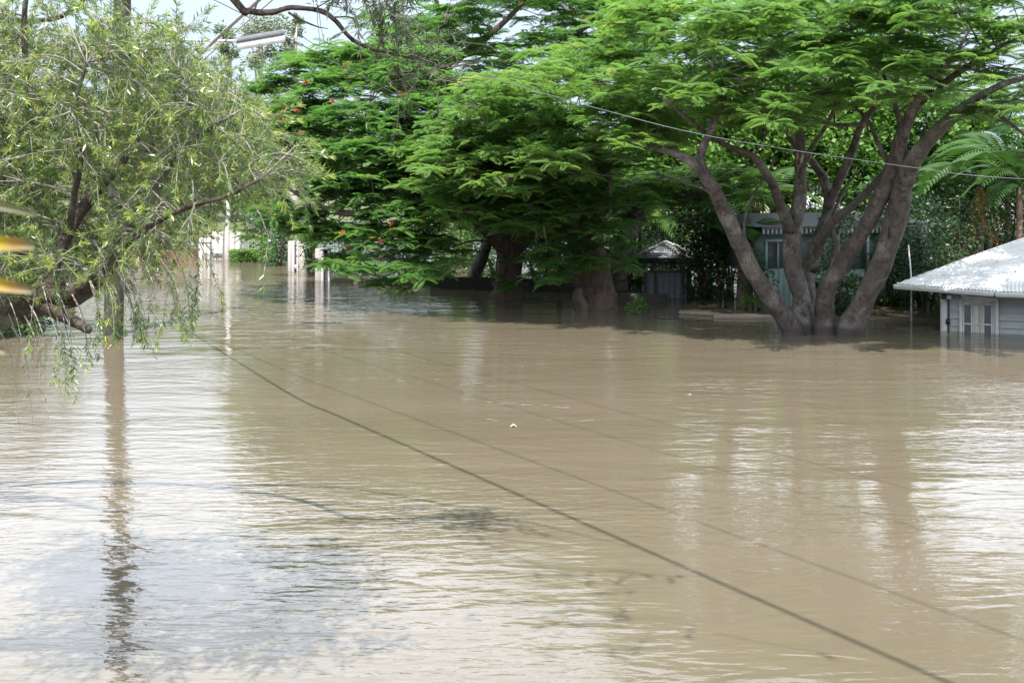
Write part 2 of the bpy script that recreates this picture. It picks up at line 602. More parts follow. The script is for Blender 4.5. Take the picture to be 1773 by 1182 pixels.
LEAF = diamond(0.42)
NARROW = (np.array([(0, 0, 0), (0.4, 0.075, 0.0), (1, 0, -0.05), (0.4, -0.075, 0.0)], float), np.array([(0, 1, 2, 3)]))
PATCH = (np.array([(-.5, -.35, 0), (.1, -.5, .05), (.5, .2, 0), (-.1, .5, -.05)], float), np.array([(0, 1, 2, 3)]))


def sample_skeleton(lines, k=10):
    pts, rad = [], []
    for p, r in lines:
        p = np.array([tuple(x) for x in p])
        r = np.interp(np.linspace(0, 1, len(p)), np.linspace(0, 1, len(r)), r)
        a, b_ = catmull(p, np.array(r, float), k)
        pts.append(a)
        rad.append(b_)
    return np.vstack(pts), np.concatenate(rad)


def poinciana(name_root, lines, clumps, leaf_mat_, bark, label, cat='tree', group=None, sprays=9, fr=7, tmpl=FROND, size=1.0, csize=0.8,
              branch_from=0.0, flowers=None, pods=0, seed=1, sides=12, trunk_rough=0.16, hang=0.0):
    rng = np.random.default_rng(seed)
    base = lines[0][0][0]
    root = thing(name_root, label, cat, (base[0], base[1], 0), 0, group)
    mb = MB()
    for p, r in lines:
        r = list(r)
        if p[0].z < -0.5:
            r[0] *= 1.35
            r[1] *= 1.12
        mb.tube(p, r, sides=sides, smooth=5, rough=trunk_rough)
    mb.build('trunk', bark, root, smooth=True, world=True)
    sk, sr = sample_skeleton(lines)
    br, cw = MB(), MB()
    sk_l, sr_l = [sk], [sr]
    clumps = np.asarray(clumps, float)
    order = np.argsort(np.min(np.linalg.norm(clumps[:, None] - sk[None, ::3], axis=2), axis=1))
    for ci in order:
        c = clumps[ci]
        S, SR = np.vstack(sk_l), np.concatenate(sr_l)
        d = S - c
        dist = np.linalg.norm(d, axis=1) + np.where(d[:, 2] > 0.1, d[:, 2] * 1.5, 0) + np.where(SR < 0.02, 0.5, 0)
        k = int(np.argmin(dist))
        p0 = S[k]
        ln = np.linalg.norm(c - p0)
        if ln > 0.25:
            mid = p0 * 0.5 + c * 0.5 + rng.normal(0, 0.10, 3) * ln * 0.8 + np.array([0, 0, 0.04 * ln])
            r0 = min(SR[k] * 0.6, 0.012 + 0.018 * ln)
            br.tube([p0, mid, c], [r0, r0 * 0.6, r0 * 0.35 + 0.003], sides=5, smooth=3)
            cp, crad = catmull(np.array([p0, mid, c]), np.array([r0, r0 * .6, r0 * .4]), 3)
            sk_l.append(cp[1:])
            sr_l.append(crad[1:])
        n = max(3, int(sprays * rng.uniform(0.7, 1.3)))
        ang = rng.uniform(0, 2 * math.pi, n)
        rad = csize * np.sqrt(rng.uniform(0, 1, n))
        sp = c + np.stack([rad * np.cos(ang), rad * np.sin(ang), 0.10 - 0.30 * (rad / csize) ** 2 * csize + rng.normal(0, 0.10, n) * csize - hang * rng.uniform(0, 1, n)], -1)
        br.sticks(np.repeat(c[None], n, 0), sp, 0.010, 0.005)
        K = fr
        az = (rng.uniform(0, 6.28, n)[:, None] + np.arange(K)[None] * (2 * math.pi / K) + rng.normal(0, 0.25, (n, K))).ravel()
        pit = rng.normal(0.05 - 0.5 * hang, 0.22, n * K)
        rol = rng.normal(0, 0.22, n * K)
        pos = np.repeat(sp, K, 0)
        tint = np.clip(np.repeat(rng.normal(0.42, 0.10) + rng.normal(0, 0.10, n), K) + rng.normal(0, 0.10, n * K) + (rng.uniform(0, 1, n * K) > 0.985) * 0.5, 0, 1)
        cw.scatter(tmpl[0], tmpl[1], pos, rotmats(az, pit, rol), size * rng.uniform(0.75, 1.2, n * K), tint)
    br.build('branches', M['bark_branch'], root, world=True)
    cw.build('crown', leaf_mat_, root, world=True)
    if flowers:
        for fp in flowers:
            fm = MB()
            n = 16
            c0 = np.array(tuple(fp))
            vv, qq = [c0], []
            for _p in range(n):
                d_ = rng.normal(0, 1, 3) * np.array([1, 1, .6])
                d_ /= np.linalg.norm(d_)
                sd_ = np.cross(d_, rng.normal(0, 1, 3))
                sd_ /= np.linalg.norm(sd_) + 1e-6
                l_ = rng.uniform(.04, .11)
                k_2 = len(vv)
                vv += [c0 + d_ * l_ * .6 + sd_ * .022, c0 + d_ * l_, c0 + d_ * l_ * .6 - sd_ * .022]
                qq.append((0, k_2, k_2 + 1, k_2 + 2))
            fm.add(np.array(vv), qq, rng.uniform(0, 1, len(vv)))
            fm.build('flower_cluster', M['flower'], root, world=True)
    for k in range(pods):
        c = clumps[rng.integers(len(clumps))]
        p0 = c + rng.normal(0, 0.35, 3)
        pm = MB()
        pm.tube([p0, p0 + (0.01, 0, -0.10), p0 + (0.03, 0.01, -0.30), p0 + (0.07, 0, -0.45)], [0.004, 0.02, 0.022, 0.004], sides=6, smooth=3)
        pm.build('seed_pod', M['bark_dark'], root, world=True)
    return root


def region(n, xr, top, low, yfun, seed, dens=None):
    """clump centres sampled between two outline curves, each given its own distance"""
    rng = np.random.default_rng(seed)
    tx, ty = zip(*top)
    lx, ly = zip(*low)
    out = []
    tries = 0
    while len(out) < n and tries < n * 60:
        tries += 1
        x = rng.uniform(*xr)
        t, l = np.interp(x, tx, ty), np.interp(x, lx, ly)
        y = rng.uniform(min(t, l), max(t, l))
        if y < t or y > l:
            continue
        if dens is not None and rng.uniform() > dens(x, y):
            continue
        p = P(x, y, yfun(x, y, rng))
        if p.z < 0.35:
            continue
        sx_, sy_ = p.x + 0.12 * (p.z - 1.5), p.y + 0.5 * (p.z - 1.5)
        if 8.2 < sx_ < 14.5 and 25.0 < sy_ < 30 and rng.uniform() > 0.24:
            continue
        out.append(tuple(p))
    return np.array(out)


# ------------------------------------------------------------------ right poinciana (many stems)
def pl(*pts):
    return [P(*p) for p in pts]


def base_pt(px, py, dz=-0.8):
    q = PW(px, py)
    return Vector((q.x, q.y, dz))


s = 0.77 / 80.0 / 2
lines_r = [
    ([base_pt(1385, 582), P(1372, 572, 26.2), P(1345, 530, 26.1), P(1305, 470, 25.8), P(1278, 415, 25.4), P(1250, 355, 25.0), P(1222, 305, 24.6), P(1185, 272, 24.6), P(1120, 252, 25.6), P(1050, 238, 26.9), P(970, 215, 28.0), P(880, 205, 29.0)],
     [52 * s, 46 * s, 44 * s, 40 * s, 38 * s, 34 * s, 28 * s, 20 * s, 15 * s, 10 * s, 6 * s, 4 * s]),
    ([base_pt(1392, 580), P(1391, 560, 26.6), P(1386, 510, 26.7), P(1372, 455, 26.8), P(1372, 400, 26.9), P(1384, 350, 27.0), P(1386, 285, 27.1), P(1384, 230, 27.1), P(1370, 165, 27.2), P(1335, 100, 27.2), P(1300, 50, 27.0)],
     [44 * s, 42 * s, 38 * s, 40 * s, 38 * s, 30 * s, 25 * s, 20 * s, 14 * s, 9 * s, 5 * s]),
    ([P(1370, 400, 26.8), P(1352, 355, 26.5), P(1336, 315, 26.0), P(1305, 272, 25.4), P(1255, 250, 24.9), P(1200, 215, 24.2), P(1150, 170, 23.6)],
     [26 * s, 22 * s, 18 * s, 16 * s, 12 * s, 8 * s, 5 * s]),
    ([P(1222, 308, 24.6), P(1213, 270, 24.5), P(1235, 215, 24.3), P(1255, 160, 24.0), P(1230, 110, 23.4)],
     [22 * s, 18 * s, 13 * s, 9 * s, 5 * s]),
    ([base_pt(1405, 580), P(1404, 545, 27.0), P(1400, 495, 27.3), P(1406, 445, 27.6), P(1424, 395, 27.9), P(1436, 355, 28.1), P(1426, 310, 28.3), P(1402, 275, 28.4), P(1372, 245, 28.5), P(1345, 190, 28.5)],
     [38 * s, 34 * s, 30 * s, 26 * s, 26 * s, 26 * s, 22 * s, 18 * s, 13 * s, 8 * s]),
    ([P(1432, 360, 28.0), P(1452, 315, 27.8), P(1476, 260, 27.4), P(1492, 215, 27.2), P(1520, 180, 27.0), P(1552, 140, 26.6), P(1570, 90, 26.4)],
     [22 * s, 20 * s, 18 * s, 16 * s, 13 * s, 9 * s, 5 * s]),
    ([base_pt(1432, 580), P(1428, 555, 26.3), P(1432, 505, 26.0), P(1462, 452, 25.6), P(1496, 398, 25.2), P(1526, 340, 24.8), P(1548, 285, 24.4), P(1566, 225, 24.0), P(1590, 180, 23.5), P(1640, 140, 22.8), P(1700, 100, 22.2), P(1770, 60, 21.8)],
     [46 * s, 42 * s, 40 * s, 36 * s, 32 * s, 36 * s, 34 * s, 26 * s, 18 * s, 13 * s, 9 * s, 5 * s]),
    ([P(1404, 470, 27.4), P(1430, 400, 26.6), P(1480, 352, 26.0), P(1532, 300, 25.4), P(1560, 250, 24.9), P(1552, 190, 24.6), P(1530, 130, 24.3)],
     [20 * s, 18 * s, 16 * s, 15 * s, 13 * s, 10 * s, 6 * s]),
    ([base_pt(1470, 582), P(1476, 568, 25.9), P(1500, 515, 25.6), P(1530, 450, 25.2), P(1552, 385, 24.8), P(1564, 325, 24.4), P(1586, 272, 23.8), P(1622, 228, 23.2), P(1668, 185, 22.5), P(1730, 150, 22.0), P(1800, 125, 21.6)],
     [50 * s, 46 * s, 40 * s, 42 * s, 42 * s, 38 * s, 32 * s, 26 * s, 18 * s, 12 * s, 6 * s]),
    ([P(1566, 320, 24.4), P(1560, 265, 24.0), P(1576, 200, 23.4), P(1604, 150, 22.8), P(1650, 100, 22.0), P(1680, 50, 21.6)],
     [26 * s, 22 * s, 17 * s, 12 * s, 8 * s, 4 * s]),
    ([P(1500, 215, 27.1), P(1440, 215, 27.0), P(1400, 190, 26.5), P(1450, 120, 26), P(1480, 70, 25.6)],
     [10 * s, 9 * s, 8 * s, 6 * s, 4 * s]),
    ([P(1625, 226, 23.2), P(1690, 190, 22.6), P(1735, 203, 22.4), P(1790, 248, 22.2)],
     [12 * s, 9 * s, 7 * s, 5 * s]),
    ([P(1310, 478, 25.9), P(1288, 400, 26.6), P(1300, 345, 27.0), P(1330, 300, 27.4), P(1345, 250, 27.6)], [9 * s, 7 * s, 6 * s, 5 * s, 3 * s]),
    ([P(1386, 300, 27.1), P(1405, 255, 26.8), P(1432, 215, 26.5), P(1448, 170, 26.2), P(1440, 120, 26)], [13 * s, 11 * s, 9 * s, 7 * s, 4 * s]),
    ([P(1545, 290, 24.4), P(1520, 250, 24.6), P(1500, 205, 24.8), P(1450, 165, 25), P(1400, 140, 25)], [12 * s, 10 * s, 8 * s, 6 * s, 4 * s]),
    ([P(1440, 470, 25.9), P(1450, 425, 26.3), P(1440, 385, 26.8), P(1462, 330, 27.2), P(1490, 290, 27.4)], [13 * s, 11 * s, 9 * s, 7 * s, 4 * s]),
    ([P(1255, 360, 25.0), P(1225, 330, 25.4), P(1180, 315, 25.8), P(1130, 300, 26.2)], [12 * s, 9 * s, 6 * s, 4 * s]),
    ([P(1640, 142, 22.9), P(1565, 115, 24.4), P(1490, 95, 25.2), P(1410, 75, 25.8)],
     [10 * s, 8 * s, 6 * s, 4 * s]),
]
top_r = [(740, 260), (800, 190), (880, 120), (980, 80), (1060, 60), (1090, 0), (1180, -10), (1290, 2), (1340, -20), (1500, -40), (1773, -50), (1900, -30)]
low_r = [(740, 320), (800, 335), (900, 335), (1000, 315), (1060, 290), (1120, 250), (1200, 225), (1300, 205), (1400, 205), (1500, 165), (1600, 165), (1680, 200), (1773, 195), (1900, 190)]


def y_r(x, y, rng):
    # umbrella crown: deep in the middle, nearer the camera towards the right
    c = np.interp(x, [740, 1100, 1420, 1700, 1900], [29.6, 28.2, 26.8, 24.6, 23.4])
    h = np.interp(x, [740, 1000, 1420, 1700, 1900], [2.0, 3.6, 4.6, 3.2, 2.0])
    return c + rng.uniform(-h, h)


def dens_r(x, y):
    d = 1.0
    if 1480 < x < 1690 and 100 < y < 170:
        d = 0.65
    if x < 1100:
        d = 0.75
    return d


cl_r = region(380, (740, 1880), top_r, low_r, y_r, 3, dens_r)
extra = [P(1240, 420, 25.5), P(1190, 470, 24.6), P(1120, 470, 25.5), P(1225, 400, 25.0), P(1330, 400, 25.4), P(1310, 345, 25.6), P(1290, 300, 25.8), P(1290, 360, 28), P(1322, 335, 28.4), P(1345, 372, 29), P(1402, 345, 29.4), P(1310, 395, 29), P(1478, 390, 29.2), P(1415, 300, 29), P(1330, 280, 28.5), P(1500, 330, 29.5),
         P(1610, 190, 22.6), P(1690, 215, 22.4), P(1640, 245, 23.4), P(1470, 300, 28), P(1390, 130, 22.4), P(1380, 100, 22.2), P(1100, 150, 22), P(1350, 118, 21.8)] + [P(x_, y_, Y_) for x_, y_, Y_ in ((1640, 175, 25.5), (1760, 150, 25.4), (1850, 150, 26), (1700, 120, 26.5), (1650, 130, 24.2), (1690, 150, 24.6), (1735, 128, 24.0), (1770, 150, 24.8), (1720, 110, 25.2), (1800, 120, 24.4), (1830, 150, 25.2))] + [Vector((x_ - .5, y_ - 2.15, 5.6)) for x_, y_ in ((9.7, 26.6), (10.6, 26.5), (11.3, 27.2), (10.3, 27.7), (12.0, 26.4))] \
    + [P(x_, y_, 29.0 + (k_ % 4) * .45) for k_, (x_, y_) in enumerate(((1275, 330), (1300, 350), (1330, 365), (1355, 330), (1395, 320), (1410, 365), (1440, 340), (1475, 350), (1500, 320), (1530, 350), (1345, 300), (1460, 310), (1250, 300), (1130, 235), (1180, 225), (1240, 225), (1300, 215), (1420, 225), (1480, 180), (1545, 175)))]
tree_r = poinciana('poinciana_tree', lines_r, cl_r, M['poinciana'], M['bark_poinciana'],
                   'wide flame tree whose cluster of bare stems rises from the water beside the white roof',
                   group='flame trees along the flooded street', sprays=7, seed=5, pods=9, sides=20, trunk_rough=0.12)

# ------------------------------------------------------------------ left poincianas
s2 = 1 / 62.0 / 2
lines_l = [
    ([base_pt(880, 516), P(880, 505, 33.6), P(882, 470, 33.5), P(878, 430, 33.3), P(852, 408, 32.8), P(828, 385, 32.2), P(790, 350, 31.6), P(740, 300, 31.2), P(690, 240, 31.5), P(640, 180, 32)],
     [52 * s2, 46 * s2, 44 * s2, 40 * s2, 24 * s2, 20 * s2, 16 * s2, 12 * s2, 8 * s2, 4 * s2]),
    ([P(880, 435, 33.4), P(905, 415, 33.6), P(950, 405, 33.6), P(1000, 398, 33.3), P(1050, 360, 33), P(1080, 320, 32.6)],
     [30 * s2, 26 * s2, 22 * s2, 18 * s2, 12 * s2, 6 * s2]),
    ([P(880, 430, 33.4), P(890, 380, 33.8), P(860, 310, 34.2), P(820, 230, 34.5), P(770, 150, 35), P(740, 100, 35)],
     [26 * s2, 22 * s2, 18 * s2, 14 * s2, 9 * s2, 5 * s2]),
    ([P(780, 345, 31.6), P(720, 350, 31), P(660, 360, 30.8), P(600, 370, 31), P(540, 350, 31.5), P(490, 320, 32)],
     [14 * s2, 12 * s2, 10 * s2, 8 * s2, 6 * s2, 4 * s2]),
    ([P(700, 255, 31.5), P(630, 250, 31.6), P(560, 230, 32), P(500, 200, 32.6)], [9 * s2, 8 * s2, 6 * s2, 4 * s2]),
]
top_l = [(425, 330), (440, 215), (470, 130), (520, 100), (580, 78), (650, 60), (720, 75), (800, 110), (900, 160), (1000, 230), (1100, 300)]
low_l = [(425, 350), (440, 395), (480, 415), (520, 405), (575, 415), (605, 475), (650, 492), (720, 485), (770, 430), (800, 380), (850, 370), (900, 350), (1000, 340), (1060, 350), (1100, 330)]


def y_l(x, y, rng):
    # dome bulging towards the camera in the middle of its outline
    e = ((x - 720) / 330.0) ** 2 + ((y - 330) / 300.0) ** 2
    front = 34.5 - 4.0 * math.sqrt(max(0, 1 - e))
    return front + abs(rng.normal(0, 1.1))


cl_l = np.vstack([region(400, (425, 1090), top_l, low_l, y_l, 8), region(22, (470, 1050), top_l, [(425, 300), (700, 330), (1100, 300)], lambda x, y, r: r.uniform(34, 38.5), 9)])
hang_l = [P(850, 487, 32.7), P(690, 485, 31.4), P(930, 445, 32), P(960, 460, 32.2), P(1000, 440, 32.4), P(1030, 440, 32), P(765, 462, 29.8), P(960, 420, 29.5), P(1000, 470, 29.6), P(1055, 455, 29.6), P(940, 480, 29.8), P(740, 470, 29.8), P(700, 462, 29.9), P(640, 470, 30), P(600, 455, 30.2), P(945, 455, 29.6), P(910, 395, 29.4), P(840, 395, 29.4), P(1070, 420, 29.8)]
cl_l = np.vstack([cl_l, np.array([tuple(e) for e in hang_l])])
fl = [P(432, 213, 32), P(424, 218, 32.2), P(487, 207, 31.4), P(515, 192, 31), P(490, 192, 31.2), P(598, 112, 31.5), P(695, 160, 30.5), P(642, 410, 30.2), P(658, 416, 30.2), P(592, 402, 30.4), P(600, 428, 30.4), P(678, 388, 30.1), P(735, 372, 30), P(660, 450, 30.5), P(684, 455, 30.4), P(520, 230, 30.9), P(530, 142, 32), P(576, 175, 31)]
poinciana('poinciana_tree', lines_l, cl_l, M['poinciana_dark'], M['bark_dark'],
          'dense dark green flame tree with scattered red flowers drooping onto the water',
          group='flame trees along the flooded street', sprays=7, fr=7, tmpl=FROND, size=1.05, csize=0.75, flowers=fl, pods=10, seed=21)

# short thick trunk in the middle with a broken stub
lines_b = [
    ([base_pt(1032, 533), P(1031, 525, 31.4), P(1030, 490, 31.4), P(1026, 455, 31.3), P(1020, 410, 31.2), P(1030, 360, 31), P(1050, 310, 30.6), P(1030, 260, 30)],
     [70 * s2, 62 * s2, 56 * s2, 54 * s2, 40 * s2, 30 * s2, 20 * s2, 10 * s2]),
    ([P(1022, 415, 31.2), P(990, 390, 30.8), P(950, 360, 30.2), P(900, 300, 29.6), P(860, 260, 29.2)], [24 * s2, 18 * s2, 14 * s2, 9 * s2, 5 * s2]),
]
cl_b = region(60, (780, 1110), [(780, 330), (860, 250), (950, 240), (1110, 270)], [(780, 370), (900, 375), (950, 440), (1000, 455), (1060, 465), (1110, 340)], lambda x, y, r: r.uniform(28.2, 30.4), 31)
tb = poinciana('poinciana_tree', lines_b, cl_b, M['poinciana_dark'], M['bark_dark'],
               'squat flame tree on a thick dark trunk with a broken stub at the waterline',
               group='flame trees along the flooded street', sprays=7, fr=6, csize=0.7, pods=14, seed=33)
mb = MB()
mb.tube([P(1012, 535, 30.9), P(1003, 520, 30.8), P(1001, 508, 30.8), P(1004, 499, 30.8)], [0.17, 0.16, 0.12, 0.07], sides=9, rough=0.1)
mb.build('broken_stub', M['bark_dark'], tb, smooth=True, world=True)

# pale trunk at the left of the dark ones
lines_d = [([base_pt(820, 502), P(821, 495, 36), P(824, 470, 36), P(836, 440, 36), P(850, 400, 36), P(870, 340, 36.2), P(900, 270, 36.4)],
            [30 * s2, 27 * s2, 25 * s2, 24 * s2, 20 * s2, 14 * s2, 8 * s2])]
poinciana('poinciana_tree', lines_d, region(36, (800, 1020), [(800, 290), (1020, 250)], [(800, 400), (900, 420), (1020, 380)], lambda x, y, r: r.uniform(35, 38), 41), M['poinciana_dark'], M['bark_poinciana'],
          'slender flame tree with pale leaning trunk behind the dark drooping one', group='flame trees along the flooded street', sprays=6, fr=6, tmpl=FROND_LO, seed=42)

# leaning limb tree right of the stub
lines_c = [([base_pt(1062, 505), P(1066, 478, 33.2), P(1078, 440, 33.2), P(1092, 395, 33.2), P(1108, 368, 33.1), P(1130, 350, 33), P(1170, 343, 32.8), P(1215, 335, 32.6), P(1255, 310, 32.4)],
            [42 * s2, 36 * s2, 33 * s2, 31 * s2, 28 * s2, 25 * s2, 18 * s2, 12 * s2, 6 * s2])]
poinciana('poinciana_tree', lines_c, region(42, (1080, 1290), [(1080, 320), (1180, 290), (1290, 280)], [(1080, 345), (1180, 350), (1290, 350)], lambda x, y, r: r.uniform(32, 34.5), 51), M['poinciana'], M['bark_poinciana'],
          'leaning flame tree whose bent grey trunk curves over the pavilion roof', group='flame trees along the flooded street', sprays=7, fr=6, seed=52)

# tall airy tree behind, at the top of the picture
s3 = 1 / 46.0 / 2
lines_t = [
    ([base_pt(800, 470), P(800, 460, 45), P(800, 380, 45), P(790, 280, 45), P(770, 200, 45), P(762, 150, 45), P(772, 118, 45), P(800, 95, 45), P(860, 50, 45), P(910, 0, 45)],
     [34 * s3, 32 * s3, 28 * s3, 25 * s3, 22 * s3, 22 * s3, 20 * s3, 15 * s3, 10 * s3, 6 * s3]),
    ([P(766, 165, 45), P(730, 128, 44.5), P(690, 110, 44), P(660, 70, 43.6), P(640, 20, 43.4)], [18 * s3, 16 * s3, 12 * s3, 8 * s3, 5 * s3]),
    ([P(800, 95, 45), P(830, 90, 44.4), P(890, 95, 44), P(960, 80, 43.6), P(1030, 40, 43.4)], [12 * s3, 11 * s3, 9 * s3, 7 * s3, 4 * s3]),
    ([P(765, 135, 45), P(756, 80, 45.4), P(760, 20, 45.8), P(740, -40, 46)], [14 * s3, 11 * s3, 8 * s3, 5 * s3]),
]


def dens_t(x, y):
    for (cx, cy, rx, ry) in ((900, 45, 45, 22), (775, 118, 40, 28), (725, 20, 24, 18), (840, 12, 25, 10)):
        if ((x - cx) / rx) ** 2 + ((y - cy) / ry) ** 2 < 1:
            return 0.0
    return 1.0


cl_t = region(270, (600, 1140), [(600, 110), (650, 20), (720, -30), (850, -50), (1000, -60), (1140, 0)], [(600, 140), (720, 170), (850, 170), (1000, 150), (1140, 90)], lambda x, y, r: r.uniform(41, 49), 61, dens_t)
poinciana('poinciana_tree', lines_t, cl_t, M['poinciana_dark'], M['bark_dark'],
          'tall airy flame tree showing sky between its upper branches behind the others', group='flame trees along the flooded street', sprays=6, fr=6, tmpl=FROND_LO, csize=0.75, seed=62,
          flowers=[P(905, 6, 42), P(1012, 30, 42), P(990, 20, 42)])


# ------------------------------------------------------------------ leafy shrubs and background trees
def leaf_blob(mb, c, r, n, size, rng, tmpl=LEAF, shell=0.6, lumps=9, tint=0.5):
    c, r = np.array(tuple(c)), np.array(r, float)
    u = rng.normal(0, 1, (lumps, 3))
    u /= np.linalg.norm(u, axis=1)[:, None]
    lc = c + u * r * rng.uniform(0.35, 0.72, (lumps, 1))
    lr = rng.uniform(0.35, 0.55, lumps)
    k = rng.integers(0, lumps, n)
    d = rng.normal(0, 1, (n, 3))
    d /= np.linalg.norm(d, axis=1)[:, None]
    rr = rng.uniform(shell, 1.08, n) ** 0.7
    pos = lc[k] + d * (lr[k] * rr)[:, None] * r
    pos[:, 2] = np.maximum(pos[:, 2], rng.uniform(0.02, 0.25, n))
    nrm = d + rng.normal(0, 0.6, (n, 3))
    nrm[:, 2] *= 0.5
    rot = rot_dir(nrm, rng.uniform(-1.2, 1.2, n))
    tt = np.clip(rng.normal(tint, 0.18, n) + rng.normal(0, 0.12, lumps)[k], 0, 1)
    mb.scatter(tmpl[0], tmpl[1], pos, rot, size * rng.uniform(0.6, 1.3, n), tt)
    return lc


def shrub(px, py_base, Y, h, wdt, label, mat='shrub_leaf', n=2500, size=0.13, seed=0, name='shrub', group='shrubs standing in the flood', depth=None, tint=0.5):
    rng = np.random.default_rng(seed + int(px))
    b = P(px, py_base, Y)
    root = thing(name, label, 'shrub', (b.x, b.y, 0), 0, group)
    mb = MB()
    lc = leaf_blob(mb, (b.x, b.y, h * 0.42), (wdt / 2, (depth or wdt) / 2, h * 0.64), n, size, rng, tint=tint)
    st = MB()
    for c in lc[:6]:
        st.tube([(b.x + rng.normal(0, .08), b.y + rng.normal(0, .08), -0.5), (b.x * .5 + c[0] * .5, b.y * .5 + c[1] * .5, c[2] * .45), c], [0.05, 0.035, 0.012], sides=5, smooth=3)
    st.build('stem', M['bark_dark'], root, world=True)
    mb.build('foliage', M[mat], root, world=True)
    return root


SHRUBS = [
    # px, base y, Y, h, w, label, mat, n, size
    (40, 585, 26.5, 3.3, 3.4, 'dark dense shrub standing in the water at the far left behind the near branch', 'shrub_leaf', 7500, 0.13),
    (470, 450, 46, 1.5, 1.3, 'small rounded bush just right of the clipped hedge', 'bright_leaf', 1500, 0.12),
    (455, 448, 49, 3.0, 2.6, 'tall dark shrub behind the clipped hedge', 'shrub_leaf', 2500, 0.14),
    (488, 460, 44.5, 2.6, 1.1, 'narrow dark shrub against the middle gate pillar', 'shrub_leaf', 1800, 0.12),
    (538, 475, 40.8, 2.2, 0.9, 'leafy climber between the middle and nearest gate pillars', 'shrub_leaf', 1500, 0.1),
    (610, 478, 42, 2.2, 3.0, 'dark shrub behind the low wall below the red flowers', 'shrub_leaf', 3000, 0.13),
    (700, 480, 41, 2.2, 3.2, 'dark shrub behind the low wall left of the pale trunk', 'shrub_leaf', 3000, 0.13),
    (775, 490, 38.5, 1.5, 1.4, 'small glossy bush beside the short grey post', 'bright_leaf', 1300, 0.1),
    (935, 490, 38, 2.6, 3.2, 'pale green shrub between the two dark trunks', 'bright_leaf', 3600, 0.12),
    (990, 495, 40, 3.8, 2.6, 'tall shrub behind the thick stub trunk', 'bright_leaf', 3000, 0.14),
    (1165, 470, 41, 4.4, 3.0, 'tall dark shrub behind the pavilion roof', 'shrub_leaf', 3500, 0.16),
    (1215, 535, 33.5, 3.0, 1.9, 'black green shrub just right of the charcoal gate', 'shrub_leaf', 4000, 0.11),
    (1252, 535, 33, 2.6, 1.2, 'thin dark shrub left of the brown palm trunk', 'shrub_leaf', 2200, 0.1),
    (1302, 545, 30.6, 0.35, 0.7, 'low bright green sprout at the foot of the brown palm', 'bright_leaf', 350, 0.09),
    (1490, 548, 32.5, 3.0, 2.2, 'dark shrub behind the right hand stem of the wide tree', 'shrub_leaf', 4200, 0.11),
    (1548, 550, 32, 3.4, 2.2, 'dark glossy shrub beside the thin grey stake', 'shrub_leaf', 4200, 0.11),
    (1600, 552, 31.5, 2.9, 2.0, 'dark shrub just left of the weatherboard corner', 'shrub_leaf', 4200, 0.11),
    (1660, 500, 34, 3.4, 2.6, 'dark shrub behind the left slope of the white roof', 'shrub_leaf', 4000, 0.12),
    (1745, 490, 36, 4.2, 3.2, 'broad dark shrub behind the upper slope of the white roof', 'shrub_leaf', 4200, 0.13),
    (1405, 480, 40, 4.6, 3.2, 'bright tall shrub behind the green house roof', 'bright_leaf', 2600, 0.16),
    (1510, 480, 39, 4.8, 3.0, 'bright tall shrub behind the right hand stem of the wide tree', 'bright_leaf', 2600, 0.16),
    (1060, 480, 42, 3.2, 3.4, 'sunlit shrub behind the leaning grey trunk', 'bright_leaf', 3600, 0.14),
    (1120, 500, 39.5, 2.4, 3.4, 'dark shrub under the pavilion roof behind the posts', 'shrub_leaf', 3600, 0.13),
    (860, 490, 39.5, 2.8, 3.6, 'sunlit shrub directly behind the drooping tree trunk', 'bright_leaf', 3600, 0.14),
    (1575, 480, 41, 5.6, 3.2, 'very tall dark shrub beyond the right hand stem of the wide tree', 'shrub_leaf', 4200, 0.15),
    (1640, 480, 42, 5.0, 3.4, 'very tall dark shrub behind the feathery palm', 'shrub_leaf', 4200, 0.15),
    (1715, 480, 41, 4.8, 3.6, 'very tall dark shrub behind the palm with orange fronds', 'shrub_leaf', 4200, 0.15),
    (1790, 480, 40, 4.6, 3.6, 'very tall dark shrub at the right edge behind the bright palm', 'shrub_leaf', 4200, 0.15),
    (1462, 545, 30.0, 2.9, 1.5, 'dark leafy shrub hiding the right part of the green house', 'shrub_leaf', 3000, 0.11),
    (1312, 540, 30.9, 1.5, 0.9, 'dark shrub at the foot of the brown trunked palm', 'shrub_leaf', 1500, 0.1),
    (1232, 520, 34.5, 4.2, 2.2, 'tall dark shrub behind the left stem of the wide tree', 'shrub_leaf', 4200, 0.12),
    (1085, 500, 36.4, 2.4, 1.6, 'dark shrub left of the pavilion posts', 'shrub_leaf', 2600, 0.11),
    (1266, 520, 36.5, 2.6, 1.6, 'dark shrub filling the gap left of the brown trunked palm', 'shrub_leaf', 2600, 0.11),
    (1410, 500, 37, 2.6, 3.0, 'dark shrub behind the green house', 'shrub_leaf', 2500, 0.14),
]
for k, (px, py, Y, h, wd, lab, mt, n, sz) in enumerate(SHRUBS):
    shrub(px, py, Y, h, wd, lab, mt, n, sz, seed=100 + k)

